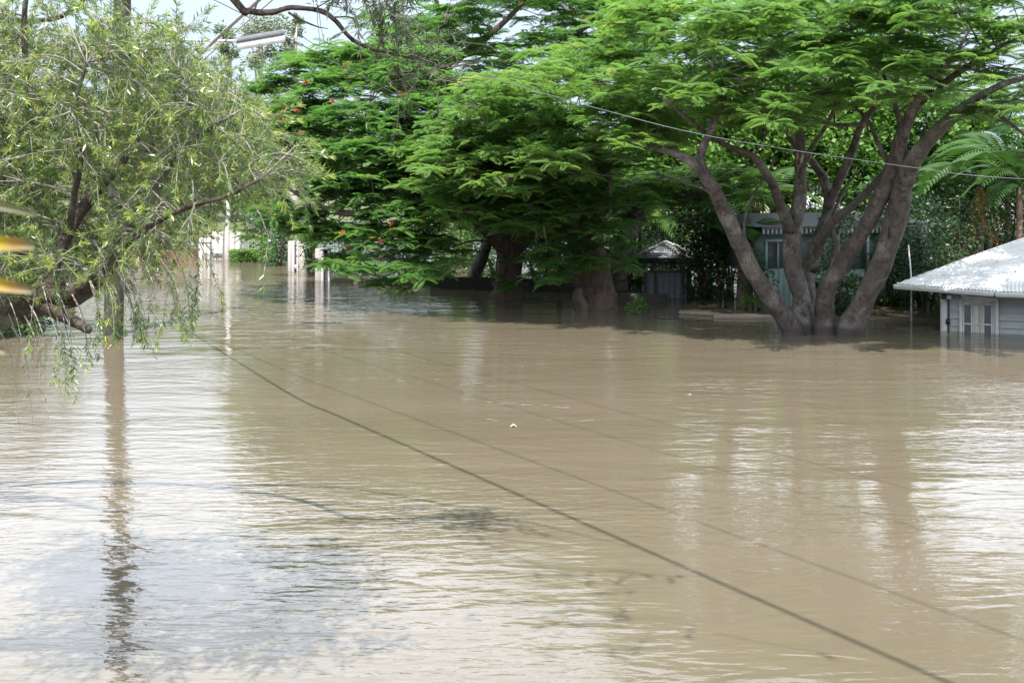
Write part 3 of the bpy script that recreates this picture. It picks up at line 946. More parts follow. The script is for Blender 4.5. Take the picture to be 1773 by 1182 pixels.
# clipped hedge
b0 = P(422, 452, 46.5)
hr = thing('clipped_hedge', 'small box shaped clipped hedge beside the far gate pillars', 'hedge', (b0.x, b0.y, 0), R(38))
mb = MB()
rng = np.random.default_rng(5)
hw, hd, hh = 0.42, 0.36, 0.43
n = 3600
face = rng.integers(0, 5, n)
u_, v_ = rng.uniform(-1, 1, n), rng.uniform(-1, 1, n)
pos = np.zeros((n, 3))
pos[:, 0] = np.where(face == 0, -hw, np.where(face == 1, hw, u_ * hw))
pos[:, 1] = np.where(face == 2, -hd, np.where(face == 3, hd, v_ * hd))
pos[:, 2] = np.where(face == 4, hh, np.where(face < 2, (u_ + 1) / 2 * hh, np.where(face < 4, (v_ + 1) / 2 * hh, 0)))
pos += rng.normal(0, 0.012, (n, 3))
mb.scatter(LEAF[0], LEAF[1], pos, rotmats(rng.uniform(0, 6.28, n), rng.normal(0, .6, n), rng.uniform(-1, 1, n)), rng.uniform(0.05, 0.09, n), rng.uniform(0.2, 1, n))
mb.build('foliage', M['bright_leaf'], hr)
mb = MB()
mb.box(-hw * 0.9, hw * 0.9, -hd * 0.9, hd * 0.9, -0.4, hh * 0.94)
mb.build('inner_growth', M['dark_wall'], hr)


def big_tree(px, Y, top_y, wpx, label, mat='far_leaf', n=3500, size=0.4, seed=0, lumps=14, name='broadleaf_tree', group='trees beyond the flooded gardens', zlow=1.2, bark='bark_dark', nblob=4):
    rng = np.random.default_rng(seed)
    b = P(px, 400, Y)
    top = P(px, top_y, Y).z
    wd = wpx / F * Y
    root = thing(name, label, 'tree', (b.x, b.y, 0), 0, group)
    mb, st = MB(), MB()
    for k in range(nblob):
        f = (k + 0.5) / nblob
        c = (b.x + rng.normal(0, wd * 0.15), b.y + rng.normal(0, wd * 0.15), zlow + (top - zlow) * (0.30 + 0.45 * f))
        lc = leaf_blob(mb, c, (wd * rng.uniform(.42, .52), wd * 0.42, (top - zlow) * 0.30), n // nblob, size, rng, tmpl=PATCH, lumps=lumps, tint=0.5)
        for q in lc[:5]:
            st.tube([(b.x, b.y, zlow + (top - zlow) * 0.2 * f), (b.x * .4 + q[0] * .6, b.y * .4 + q[1] * .6, q[2] * .7 + .3), q], [0.14, 0.08, 0.03], sides=5, smooth=3)
    st.tube([(b.x, b.y, -0.8), (b.x + .1, b.y, top * 0.3), (b.x, b.y, top * 0.65)], [0.3, 0.22, 0.1], sides=8, smooth=4, rough=0.08)
    st.build('trunk', M[bark], root, world=True)
    mb.build('crown', M[mat], root, world=True)
    return root


BT = [
    (-60, 62, 110, 300, 'rounded tree at the far left edge behind the near branches', 'far_leaf'),
    (70, 75, 160, 230, 'leafy tree behind the left bank seen through the near branches', 'bright_leaf'),
    (190, 82, 175, 230, 'leafy tree far behind the timber power pole', 'far_leaf'),
    (310, 78, 165, 220, 'leafy tree beyond the orange brick wall', 'far_leaf'),
    (405, 70, 150, 200, 'bright leafy tree left of the dark flame tree', 'bright_leaf'),
    (540, 66, 170, 230, 'tree far behind the dark flame tree', 'far_leaf'),
    (1140, 56, 190, 260, 'tree behind the pavilion under the wide canopy', 'bright_leaf'),
    (1290, 52, 200, 250, 'bright tree behind the left stem of the wide tree', 'bright_leaf'),
    (1430, 56, 190, 260, 'bright tree behind the middle stems of the wide tree', 'bright_leaf'),
    (1570, 54, 215, 240, 'tree behind the right hand stem of the wide tree', 'bright_leaf'),
    (1680, 60, 265, 220, 'low tree behind the palms on the right', 'bright_leaf'),
    (1830, 66, 300, 260, 'tree at the far right edge behind the white roof', 'far_leaf'),
    (1180, 40, 70, 190, 'tall tree filling the gap behind the left boughs of the wide tree', 'bright_leaf'),
    (1345, 42, 40, 330, 'tall tree directly behind the crown of the wide tree', 'bright_leaf'),
    (1500, 41, 50, 300, 'tall tree behind the right half of the wide tree crown', 'bright_leaf'),
    (1625, 44, 150, 180, 'tall tree in the gap between the wide tree and the palms', 'bright_leaf'),
    (960, 60, 200, 300, 'tree behind the slate roofed house', 'far_leaf'),
    (760, 62, 200, 300, 'tree in the far background behind the airy flame tree', 'far_leaf'),
]
for k, (px, Y, ty, wpx, lab, mt) in enumerate(BT):
    big_tree(px, Y, ty, wpx, lab, mt, n=15000 if Y < 50 else (7500 if Y < 60 else 5500), size=0.17 if Y < 50 else (0.22 if Y < 60 else 0.28), seed=300 + k)

# distant gum trees at the top left
def gum(px, Y, tufts, label, seed):
    rng = np.random.default_rng(seed)
    b = P(px, 400, Y)
    root = thing('gum_tree', label, 'tree', (b.x, b.y, 0), 0, 'distant gum trees')
    st, mb = MB(), MB()
    st.tube([(b.x, b.y, 0), (b.x, b.y, 5), P(px + 4, 130, Y), P(px, 70, Y)], [0.35, 0.28, 0.16, 0.07], sides=7, smooth=4)
    for (tx, ty, r) in tufts:
        c = P(tx, ty, Y + rng.uniform(-1.5, 1.5))
        st.tube([P(px + 2, min(150, ty + 70), Y), P((px + tx) / 2, ty + 30, Y), c], [0.13, 0.09, 0.04], sides=5, smooth=3)
        rr = r / F * Y
        leaf_blob(mb, c, (rr * 1.15, rr, rr * 0.95), 330, 0.30, rng, tmpl=LEAF, lumps=11, shell=0.15)
    st.build('trunk', M['bark_gum'], root, world=True)
    mb.build('crown', M['gum_leaf'], root, world=True)


gum(448, 92, [(440, 45, 26), (462, 38, 30), (485, 48, 24), (470, 62, 26), (430, 62, 18), (455, 95, 26), (480, 95, 20), (440, 105, 20)], 'distant gum tree with loose tufts above the street lamp', 71)
gum(510, 96, [(510, 52, 16), (505, 75, 14), (496, 92, 14), (515, 35, 10)], 'slim distant gum tree right of the street lamp', 72)
gum(395, 100, [(388, 52, 16), (395, 70, 16), (402, 90, 14), (385, 80, 12)], 'small distant gum tree left of the street lamp', 73)
gum(5, 70, [(5, 90, 40), (-15, 120, 40), (20, 125, 30)], 'gum tree at the left edge behind the near branches', 74)


# ------------------------------------------------------------------ palms
def palm_frond_template(n=22, Lf=1.0, droop=0.55, leaf=0.30, w_=0.022, up=0.25):
    v, q = [], []
    def rp(t):
        return np.array((Lf * t * (1 - 0.12 * t), 0, up * math.sin(t * 2.4) * Lf - droop * t * t * Lf))
    for i in range(n):
        t = 0.14 + 0.86 * i / (n - 1)
        p = rp(t)
        l = leaf * math.sin(math.pi * (0.18 + 0.72 * t)) + 0.05
        for s_ in (-1, 1):
            d = np.array((0.55, s_ * 0.85, -0.35))
            d /= np.linalg.norm(d)
            sd = np.cross(d, (0, 0, 1.0))
            sd /= np.linalg.norm(sd)
            k = len(v)
            v.extend([p, p + d * l * .4 + sd * w_, p + d * l + np.array((0, 0, -0.06)), p + d * l * .4 - sd * w_])
            q.append((k, k + 1, k + 2, k + 3))
    for i in range(8):
        a_, b_ = rp(i / 8), rp((i + 1) / 8)
        k = len(v)
        ww = 0.012 * (1 - i / 9)
        v.extend([a_ + (0, ww, 0), b_ + (0, ww, 0), b_ - (0, ww, 0), a_ - (0, ww, 0)])
        q.append((k, k + 1, k + 2, k + 3))
    return np.array(v), np.array(q)


PF = palm_frond_template()
PF_DEAD = palm_frond_template(16, 1.0, 1.3, 0.16, 0.018, 0.1)


def palm(px, y_crown, Y, Lf, nf, label, seed, trunk_r=0.10, dead=0, lean=0.0, tint=0.5, name='palm_tree'):
    rng = np.random.default_rng(seed)
    c = P(px, y_crown, Y)
    root = thing(name, label, 'palm', (c.x - lean, c.y, 0), 0, 'palms in the flooded gardens')
    mb = MB()
    mb.tube([(c.x - lean, c.y, -0.8), (c.x - lean * .6, c.y, c.z * 0.4), (c.x, c.y, c.z)], [trunk_r * 1.2, trunk_r, trunk_r * 0.8], sides=9, smooth=6, rough=0.06)
    mb.build('trunk', M['bark_palm'], root, smooth=True, world=True)
    for k in range(nf + dead):
        is_dead = k >= nf
        fm = MB()
        az = np.array([k * 2.4 + rng.normal(0, .2)])
        pit = np.array([rng.uniform(-0.1, 0.95)]) if not is_dead else np.array([rng.uniform(-1.2, -0.7)])
        t_ = PF_DEAD if is_dead else PF
        fm.scatter(t_[0], t_[1], np.array([tuple(c)]), rotmats(az, pit, rng.normal(0, .25, 1)), [Lf * rng.uniform(.8, 1.15) * (0.7 if is_dead else 1)], np.clip([rng.normal(tint, .2)], 0, 1))
        fm.build('dead_frond' if is_dead else 'frond', M['dead_frond'] if is_dead else M['palm_leaf'], root, world=True)
    return root


palm(1652, 345, 36, 2.0, 14, 'feathery palm left of the orange dead fronds behind the white roof', 401)
palm(1697, 318, 34.5, 2.0, 12, 'palm with hanging orange dead fronds behind the white roof', 402, dead=6)
palm(1765, 325, 33, 1.6, 16, 'feathery green palm at the right edge above the white roof', 403, tint=0.4)
palm(1745, 285, 37, 2.2, 15, 'bright feathery palm between the sky gap and the white roof', 412, tint=0.55)
palm(1680, 275, 40, 2.2, 14, 'bright palm beside the right hand boughs of the wide tree', 413, tint=0.4)
palm(1590, 330, 39, 2.2, 13, 'shaded palm close behind the right hand stem of the wide tree', 404, tint=0.2)
palm(1724, 262, 43, 1.6, 14, 'tall palm against the sky at the right', 405)
palm(1620, 290, 44, 2.4, 13, 'tall palm between the wide tree and the sky gap on the right', 406)
palm(1108, 395, 37.5, 1.7, 12, 'bright young palm above the pavilion roof', 407, tint=0.55, trunk_r=0.07)
palm(968, 395, 37, 1.6, 12, 'silvery palm behind the thick stub trunk', 408, tint=0.3, trunk_r=0.08)
palm(1312, 350, 36, 1.9, 12, 'palm behind the left stem of the wide tree', 409, tint=0.6)
palm(1432, 515, 30.5, 0.9, 11, 'small cycad like palm low between the stems of the wide tree', 410, trunk_r=0.08, tint=0.5)
palm(1290, 420, 31.5, 1.1, 4, 'short brown trunked palm with withered fronds left of the green house', 411, trunk_r=0.2, dead=9)

# ------------------------------------------------------------------ near bottlebrush tree on the left
rng = np.random.default_rng(77)
k_ = 1 / 270.0 / 2
DB = 0.82                       # how near the tree stands, as a share of the first guess


def PB(x, y, Y):
    return P(x, y, Y * DB)


lines_bb = [
    ([Vector((-5.1, 7.9, -0.9)), Vector((-4.85, 7.9, 1.0)), PB(-260, 600, 9.6), PB(-120, 562, 9.6), PB(0, 540, 9.5), PB(75, 514, 9.5), PB(130, 503, 9.5), PB(178, 466, 9.45), PB(222, 405, 9.4), PB(255, 350, 9.4), PB(290, 290, 9.3), PB(340, 240, 9.2), PB(400, 200, 9.2)],
     [90 * k_, 84 * k_, 72 * k_, 62 * k_, 52 * k_, 56 * k_, 46 * k_, 30 * k_, 26 * k_, 20 * k_, 14 * k_, 9 * k_, 5 * k_]),
    ([PB(80, 512, 9.5), PB(84, 478, 9.6), PB(104, 425, 9.7), PB(132, 375, 9.8), PB(165, 332, 9.8), PB(210, 280, 9.9), PB(250, 215, 10), PB(275, 150, 10.1)],
     [30 * k_, 27 * k_, 24 * k_, 22 * k_, 20 * k_, 17 * k_, 10 * k_, 5 * k_]),
    ([PB(60, 520, 9.5), PB(110, 545, 9.4), PB(155, 572, 9.3)], [30 * k_, 22 * k_, 13 * k_]),
    ([PB(-110, 560, 9.6), PB(-60, 440, 9.9), PB(-10, 330, 10.2), PB(25, 230, 10.3), PB(45, 140, 10.3), PB(42, 40, 10.3), PB(50, -60, 10.3)],
     [40 * k_, 34 * k_, 26 * k_, 20 * k_, 14 * k_, 11 * k_, 8 * k_]),
    ([PB(120, 400, 9.7), PB(128, 340, 9.5), PB(140, 270, 9.3), PB(130, 190, 9.1), PB(150, 110, 9.0)], [12 * k_, 10 * k_, 9 * k_, 7 * k_, 4 * k_]),
    ([PB(150, 490, 9.5), PB(172, 472, 9.3), PB(176, 488, 9.2)], [22 * k_, 14 * k_, 10 * k_]),
    ([PB(205, 430, 9.4), PB(260, 390, 9.1), PB(320, 360, 8.9), PB(390, 340, 8.8), PB(450, 310, 8.8)], [14 * k_, 12 * k_, 9 * k_, 6 * k_, 4 * k_]),
]
root = thing('bottlebrush_tree', 'near weeping bottlebrush with rough forked limbs and narrow glinting leaves reaching in from the left', 'tree', (-5.1, 7.9, 0))
mb = MB()
for p, r in lines_bb:
    mb.tube(p, r, sides=14, smooth=7, rough=0.14)
mb.build('trunk', M['bark_bottlebrush'], root, smooth=True, world=True)
sk, sr = sample_skeleton(lines_bb)
keep = np.array([True] * len(sk))
tw, lv = MB(), MB()
ubx = [-200, -60, 0, 50, 90, 130, 200, 260, 330, 400, 450, 500, 545]
uby = [0, 0, 20, 45, 55, 50, 35, 45, 90, 115, 150, 210, 265]
lbx = [-200, 0, 60, 150, 200, 260, 320, 350, 400, 450, 500, 545]
lby = [560, 520, 500, 470, 470, 440, 395, 370, 335, 330, 320, 290]
ends = []
while len(ends) < 860:
    x, y = rng.uniform(-200, 545), rng.uniform(-60, 560)
    u_, l_ = np.interp(x, ubx, uby), np.interp(x, lbx, lby)
    if u_ < y < l_:
        if x > 430 and rng.uniform() < 0.35:
            continue
        ends.append((x, y, rng.uniform(8.7, 9.3) if rng.uniform() < 0.13 else rng.uniform(9.7, 11.8)))
    elif u_ - 110 < y <= u_ and x < 300 and rng.uniform() < 0.14:
        ends.append((x, y, rng.uniform(8.4, 11.0)))
for _ in range(46):
    ends.append((rng.uniform(130, 330), rng.uniform(30, 330), rng.uniform(8.8, 9.6)))
sk_l, sr_l = [sk], [sr]
twigs = []
E = np.array([tuple(PB(*e)) for e in ends])
order = np.argsort(np.min(np.linalg.norm(E[:, None] - sk[None, ::3], axis=2), axis=1))
for i in order:
    c = E[i]
    S, SR = np.vstack(sk_l), np.concatenate(sr_l)
    d = np.linalg.norm(S - c, axis=1) + np.where(SR < 0.006, 0.4, 0)
    k = int(np.argmin(d))
    p0 = S[k]
    ln = np.linalg.norm(c - p0)
    mid = (p0 + c) / 2 + rng.normal(0, 0.10, 3) * ln + np.array([0, 0, 0.12 * ln])
    r0 = min(SR[k] * 0.6, 0.0035 + 0.010 * ln)
    tw.tube([p0, mid, c], [r0, r0 * .7, 0.0028], sides=5, smooth=4, tint=0.3)
    cp, crad = catmull(np.array([p0, mid, c]), np.array([r0, r0 * .7, 0.004]), 4)
    sk_l.append(cp[1:])
    sr_l.append(crad[1:])
    dirb = (c - p0) / (ln + 1e-6)
    nt_ = rng.integers(4, 8)
    for q in range(nt_):
        t = rng.uniform(0.35, 1.0)
        st_ = p0 * (1 - t) ** 2 + 2 * mid * t * (1 - t) + c * t * t
        dd = dirb * 0.6 + rng.normal(0, 0.65, 3) + np.array([0.15, 0, -0.18])
        twigs.append((st_, dd / np.linalg.norm(dd), rng.uniform(0.115, 0.30), 1.0))
# hanging strands, partly bare
for (x, y, ln, leafy) in [(95, 560, .38, .7), (120, 575, .42, .8), (60, 570, .34, .1), (30, 575, .40, .05), (20, 640, .45, .02), (45, 640, .42, .02), (110, 600, .3, 1.0), (140, 565, .3, .3), (75, 600, .3, .2),
                          (66, 620, .4, .03), (300, 480, .4, 1), (330, 470, .42, 1), (290, 500, .38, 1), (265, 515, .34, 1), (345, 440, .4, 1), (240, 520, .3, 1), (225, 540, .28, 0.6), (320, 500, .3, 1),
                          (200, 540, .25, .6), (170, 540, .26, .8), (465, 430, .3, .4), (250, 560, .22, .8), (310, 530, .2, 1), (25, 590, .3, .1), (130, 610, .2, .9), (150, 585, .22, .9), (248, 575, .25, .05), (196, 520, .3, 1), (208, 545, .25, 1), (188, 490, .3, 1), (215, 500, .32, 1), (232, 560, .2, .9), (180, 560, .2, .8)]:
    for rep in range(2 if leafy > 0.5 else 1):
        p0 = np.array(tuple(PB(x + rng.normal(0, 8) * rep, y - 20, 9.2 + rng.uniform(-.3, .3))))
        dd = np.array([0.10 + rng.normal(0, .22), rng.normal(0, .15), -0.95])
        twigs.append((p0, dd / np.linalg.norm(dd), ln * DB, leafy))
        q = np.array(tuple(PB(x - 25, y - 75, 9.4)))
        tw.tube([q, (q + p0) / 2 + (0, 0, .02), p0], [0.005, 0.004, 0.003], sides=4, smooth=3, tint=0.4)
lp, ld, lr_, lt, ls = [], [], [], [], []
for (p0, d, ln, leafy) in twigs:
    grav = np.array([0, 0, -0.35 * ln * ln / 0.3])
    p1, p2 = p0 + d * ln * .5 + grav * .3, p0 + d * ln + grav
    tw.tube([p0, p1, p2], [0.0028, 0.0021, 0.0012], sides=4, smooth=2, cap=False, tint=rng.uniform(0.3, 1))
    nl = int(ln / 0.0048 * leafy)
    if nl == 0:
        continue
    t = 1.0 - 0.85 * rng.uniform(0, 1, nl) ** 1.5
    base = p0[None] * ((1 - t) ** 2)[:, None] + 2 * p1[None] * (t * (1 - t))[:, None] + p2[None] * (t ** 2)[:, None]
    rd = rng.normal(0, 1, (nl, 3))
    rd -= (rd @ d)[:, None] * d[None]
    rd /= np.linalg.norm(rd, axis=1)[:, None] + 1e-6
    lp.append(base)
    ld.append(d[None] * 0.75 + rd * 0.8 + np.array([0, 0, -0.1]))
    lr_.append(rng.uniform(-1.5, 1.5, nl))
    tb_ = rng.uniform(0.2, 0.72)
    lt.append(np.clip(rng.normal(tb_, 0.15, nl) + np.where(t > 0.85, 0.25, 0), 0, 1))
    ls.append(rng.uniform(0.030, 0.056, nl))
lv.scatter(NARROW[0], NARROW[1], np.vstack(lp), rot_dir(np.vstack(ld), np.concatenate(lr_)), np.concatenate(ls), np.concatenate(lt))
tw.build('twigs', M['twig'], root, world=True)
lv.build('leaves', M['bottlebrush'], root, world=True)
print('bottlebrush leaves', sum(len(x) for x in lp))

# ------------------------------------------------------------------ overhanging she-oak: trunk left of the frame, limbs above it
rng = np.random.default_rng(91)
lines_o = [
    ([Vector((-9.0, 11.5, -0.9)), Vector((-8.6, 11.3, 2.0)), Vector((-7.6, 11.0, 4.6)), P(-260, -40, 10.6), P(-100, 60, 10.4), P(0, 38, 10.2), P(65, 36, 10.0), P(115, 24, 9.9), P(150, -30, 9.8), Vector((-3.6, 9.6, 5.9)), Vector((-3.0, 9.4, 6.1))],
     [0.24, 0.20, 0.15, 0.10, 0.05, 0.038, 0.036, 0.034, 0.030, 0.028, 0.02]),
    ([Vector((-7.6, 11.0, 4.6)), Vector((-6.4, 10.8, 6.0)), Vector((-4.6, 10.5, 6.6)), Vector((-3.1, 10.2, 6.0)), P(405, 0, 10.0), P(432, 20, 10.0), P(470, 22, 10), P(505, 14, 10), P(555, 20, 10), P(582, 38, 10), P(606, 66, 10), P(640, 84, 10), P(690, 96, 10), P(745, 108, 10)],
     [0.15, 0.12, 0.10, 0.07, 0.052, 0.048, 0.040, 0.036, 0.034, 0.032, 0.030, 0.024, 0.014, 0.006]),
    ([P(500, 22, 10), P(520, 34, 9.95), P(548, 46, 9.9), P(568, 50, 9.9)], [0.018, 0.015, 0.010, 0.005]),
    ([P(580, 30, 10), P(606, 30, 10.05), P(618, 44, 10.1), P(624, 62, 10.1)], [0.014, 0.011, 0.008, 0.005]),
    ([P(540, 18, 10), P(565, 4, 9.9), P(590, -10, 9.8)], [0.010, 0.007, 0.004]),
    ([P(525, 50, 9.9), P(522, 60, 9.9), P(530, 68, 9.9), P(545, 78, 9.9)], [0.008, 0.006, 0.005, 0.003]),
    ([P(440, 20, 10), P(446, 4, 10.1), P(452, -20, 10.2)], [0.014, 0.010, 0.008]),
    ([Vector((-4.6, 10.5, 6.6)), Vector((-2.8, 10.2, 6.9)), Vector((-1.6, 9.6, 6.8)), Vector((-0.4, 8.9, 6.5)), Vector((0.4, 8.4, 6.2))], [0.06, 0.035, 0.025, 0.016, 0.008]),
    ([Vector((-1.6, 9.6, 6.8)), Vector((-1.0, 8.2, 6.7)), Vector((-0.2, 7.4, 6.4))], [0.022, 0.014, 0.006]),
]
root = thing('overhanging_tree', 'fine leaved tree whose reddish crooked bough hangs in at the top of the picture', 'tree', (-9.0, 11.5, 0))
mb = MB()
for p, r in lines_o:
    mb.tube(p, [x * (0.58 if x < 0.13 else 1) for x in r], sides=10, smooth=6, rough=0.2)
mb.build('trunk', M['bark_red'], root, smooth=True, world=True)
tw, lv = MB(), MB()
lp, ld, ls, lt = [], [], [], []


def wisps(c, spread, n, leafy=1.0, dn=0.6):
    c = np.array(tuple(c))
    for _ in range(n):
        p0 = c + rng.normal(0, 1, 3) * np.array(spread)
        d = rng.normal(0, 0.6, 3) + np.array([0.3, 0, -dn])
        d /= np.linalg.norm(d)
        ln = rng.uniform(0.15, 0.35)
        p2 = p0 + d * ln + np.array([0, 0, -0.06])
        tw.tube([c * .6 + p0 * .4, p0, (p0 + p2) / 2 + rng.normal(0, .012, 3), p2], [0.005, 0.003, 0.0025, 0.0012], sides=4, smooth=2, cap=False, tint=.4)
        nl = int(34 * leafy)
        if nl:
            t = rng.uniform(0, 1, nl)
            lp.append(p0 + (p2 - p0) * t[:, None])
            ld.append(d * 0.8 + rng.normal(0, .5, (nl, 3)) + np.array([0, 0, -0.3]))
            ls.append(rng.uniform(.05, .11, nl))
            lt.append(rng.uniform(0, 1, nl))


wisps(P(655, 0, 10), (.16, .15, .10), 26)
wisps(P(680, 20, 10), (.10, .15, .14), 18)
wisps(P(690, 100, 10), (.15, .15, .10), 18, 0.12, 0.2)
wisps(P(730, 130, 10), (.22, .2, .14), 30, 0.12, 0.2)
wisps(P(760, 70, 10), (.2, .2, .14), 18, 0.10, 0.1)
wisps(P(545, 5, 10), (.16, .1, .06), 8, 0.1, 0.2)
for c, n in (((-2.2, 9.3, 6.7), 16), ((-1.3, 9.2, 6.6), 18), ((-0.1, 7.7, 6.3), 8), ((-0.3, 6.6, 6.4), 9), ((0.3, 6.5, 6.3), 8), ((-6.9, 10.4, 6.1), 60), ((-7.3, 10.7, 6.2), 40), ((-6.3, 10.2, 6.2), 26)):
    wisps(c, (.45, .30, .14), n)
lpv = np.vstack(lp)
lv.scatter(NARROW[0], NARROW[1], lpv, rot_dir(np.vstack(ld), rng.uniform(-1.5, 1.5, len(lpv))), np.concatenate(ls), np.concatenate(lt))
tw.build('twigs', M['bark_branch'], root, world=True)
lv.build('leaves', M['needle'], root, world=True)

# ------------------------------------------------------------------ yellowing leaves right by the lens
root = thing('yellow_leaved_plant', 'out of focus plant with yellowing long leaves poking in at the left edge', 'plant', (-0.62, 1.02, 2.4))
st = MB()
st.tube([(-0.62, 1.02, 2.4), (-0.60, 1.0, 3.2), (-0.575, 1.0, 3.6), (-0.59, 0.98, 3.75)], [0.012, 0.009, 0.006, 0.004], sides=8)
st.build('stem', M['bark_branch'], root, smooth=True, world=True)


def blade(p0, p1, wd, sag, tints):
    p0, p1 = np.array(tuple(p0)), np.array(tuple(p1))
    mb = MB()
    n = 12
    v, t_ = [], []
    d = (p1 - p0)
    for i in range(n + 1):
        t = i / n
        c = p0 + d * t + np.array([0, 0, -sag * (t * t - t * 0.4)])
        w_ = wd * math.sin(math.pi * min(0.98, 0.10 + 0.86 * t)) ** 0.5
        v.extend([c + (0, -0.004, w_ / 2), c, c + (0, -0.004, -w_ / 2)])
        t_.extend([np.interp(t, [0, 0.75, 0.9, 1], tints)] * 3)
    q = []
    for i in range(n):
        for j in range(2):
            q.append((i * 3 + j, i * 3 + j + 1, i * 3 + 4 + j, i * 3 + 3 + j))
    mb.add(v, q, t_)
    return mb.build('leaf', M['yellow_leaf'], root, smooth=True, world=True)


blade((-0.575, 1.0, 3.60), P(66, 366, 1.0), 0.009, 0.004, (0.9, 0.95, 1, 1))
blade((-0.577, 1.0, 3.55), P(62, 422, 1.0), 0.018, 0.002, (0.2, 0.5, 0.8, 1))
blade((-0.579, 1.0, 3.53), P(58, 497, 1.0), 0.016, 0.004, (0.2, 0.5, 0.8, 1))
blade((-0.582, 1.0, 3.50), P(12, 600, 1.0), 0.014, 0.006, (0.3, 0.5, 0.8, 1))

# ------------------------------------------------------------------ power pole, crossarm, street lamp, wires
pb = PW(196, 579)
PX, PY = pb.x, pb.y
lean = 0.028
root = thing('power_pole', 'tall weathered timber power pole rising from the water behind the near branches', 'pole', (PX, PY, 0))


def pole_at(z):
    return Vector((PX + lean * z, PY, z))


mb = MB()
mb.tube([pole_at(-1.5), pole_at(2), pole_at(6), pole_at(10.2)], [0.215, 0.20, 0.185, 0.165], sides=18, smooth=8, rough=0.015)
mb.build('shaft', M['pole'], root, smooth=True, world=True)
wd = Vector((12.3, -18.5, 0)).normalized()         # along the wires
wp = Vector((wd.y, -wd.x, 0))                     # across them (towards the left)
ca_z = 8.5
mb = MB()
a, b_ = pole_at(ca_z) + wp * 1.55, pole_at(ca_z) - wp * 1.35
mb.tube([a - wd * .22, b_ - wd * .22], [0.06, 0.06], sides=4, smooth=1)
mb.build('crossarm', M['pole'], root, world=True)
INS = [0.55, -0.6]
for o_ in INS:
    q = pole_at(ca_z) + wp * o_ - wd * .22
    mb = MB()
    mb.tube([q + Vector((0, 0, .05)), q + Vector((0, 0, .11)), q + Vector((0, 0, .14)), q + Vector((0, 0, .22))], [0.025, 0.05, 0.03, 0.045], sides=8, smooth=1)
    mb.build('insulator', M['diffuser'], root, world=True)
mb = MB()
for (x, y) in ((238, 32), (240, 40)):
    q = P(x, y, PY)
    mb.box(q.x - .01, q.x + .09, q.y - .06, q.y, q.z - .03, q.z + .02)
mb.build('step_bolt', M['black'], root, world=True)

# street lamp on its bracket arm
lp0 = P(232, 77, PY - .1)
root = thing('street_lamp', 'grey trough street lamp on a slim arm from the timber pole', 'street lamp', lp0)
mb = MB()
mb.tube([lp0, P(300, 70, 25.6), P(372, 71, 25.3), P(420, 70, 25.1)], [0.028, 0.026, 0.024, 0.024], sides=8, smooth=4)
mb.build('arm', M['metal_light'], root, smooth=True, world=True)
A, B = P(412, 76, 25.1), P(492, 62, 24.9)
dx = (B - A).normalized()
side = Vector((0, 1, 0))
upv = dx.cross(side) * -1
if upv.z < 0:
    upv = -upv


def prism(sec, name, mat):
    mb = MB()
    n = len(sec)
    v = [A + side * a_ + upv * c_ for a_, c_ in sec] + [B + side * a_ + upv * c_ for a_, c_ in sec]
    q = [(i, (i + 1) % n, n + (i + 1) % n, n + i) for i in range(n)]
    for e in (0, n):
        for k in range(1, n - 2, 2):
            q.append((e, e + k, e + k + 1, e + k + 2))
    mb.add([tuple(x) for x in v], q)
    return mb.build(name, mat, root, world=True)


prism([(-.11, 0), (-.10, .09), (-.05, .13), (.05, .13), (.10, .09), (.11, 0)], 'housing', M['metal_grey'])
prism([(-.10, -.002), (-.085, -.10), (-.04, -.13), (.04, -.13), (.085, -.10), (.10, -.002)], 'diffuser', M['diffuser'])


def wire(pts, r, mat, label, name='overhead_wire', group='overhead wires', smooth=10, sides=6):
    mb = MB()
    mb.tube(pts, r, sides=sides, smooth=smooth)
    o = mb.build(name, mat, smooth=True)
    return tag(o, label, 'wire', group)


for o_, r_, lab in ((INS[0], 0.009, 'thin overhead line from the outer end of the pole crossarm'),
                    (INS[1], 0.009, 'thin overhead line from the street side of the pole crossarm')):
    p0 = pole_at(ca_z + .22) + wp * o_ - wd * .22
    pts = []
    for t in np.linspace(0, 38, 9):
        q = p0 + wd * t
        q.z -= 0.9 * (4 * (t / 38) * (1 - t / 38)) * 0.5
        pts.append(q)
    wire(pts, r_, M['wire_dark'], lab)
wire([pole_at(9.6), P(570, 0, 25), P(719, 96, 24.3), P(850, 135, 23.6), P(1050, 192, 22.6), P(1250, 240, 22), P(1580, 290, 21.5), P(1773, 310, 21), P(2300, 330, 20)], 0.0075, M['wire_bright'],
     'bright twisted service cable sagging across the front of the wide tree')
wire([pole_at(8.1), P(370, 0, 26), P(424, 27, 26), P(495, 64, 26), P(560, 98, 26.4), P(640, 140, 27), P(800, 215, 30), P(1010, 285, 44)], 0.012, M['wire_dark'],
     'dark wire dropping past the street lamp into the dark flame tree')


def ray_line(pa, pb_, near):
    # straight span through two design points, carried on over the photographer's side
    d = (pb_ - pa) / (pa.y - pb_.y)
    return [pole_at(4.5), pa.lerp(pole_at(4.5), .4) - Vector((0, 0, .05)), pa, pb_, pb_ + d * 4, pb_ + d * 9, pb_ + d * near]


wire(ray_line(P(372, 70, 16.3), P(435, 12, 14.8), 18), 0.026, M['wire_grey'],
     'thick pale cable slanting up behind the lamp arm, the left one of two')
wire(ray_line(P(393, 68, 18.0), P(466, 5, 16.3), 18), 0.011, M['wire_grey'],
     'pale cable slanting up behind the lamp, the right one of two')

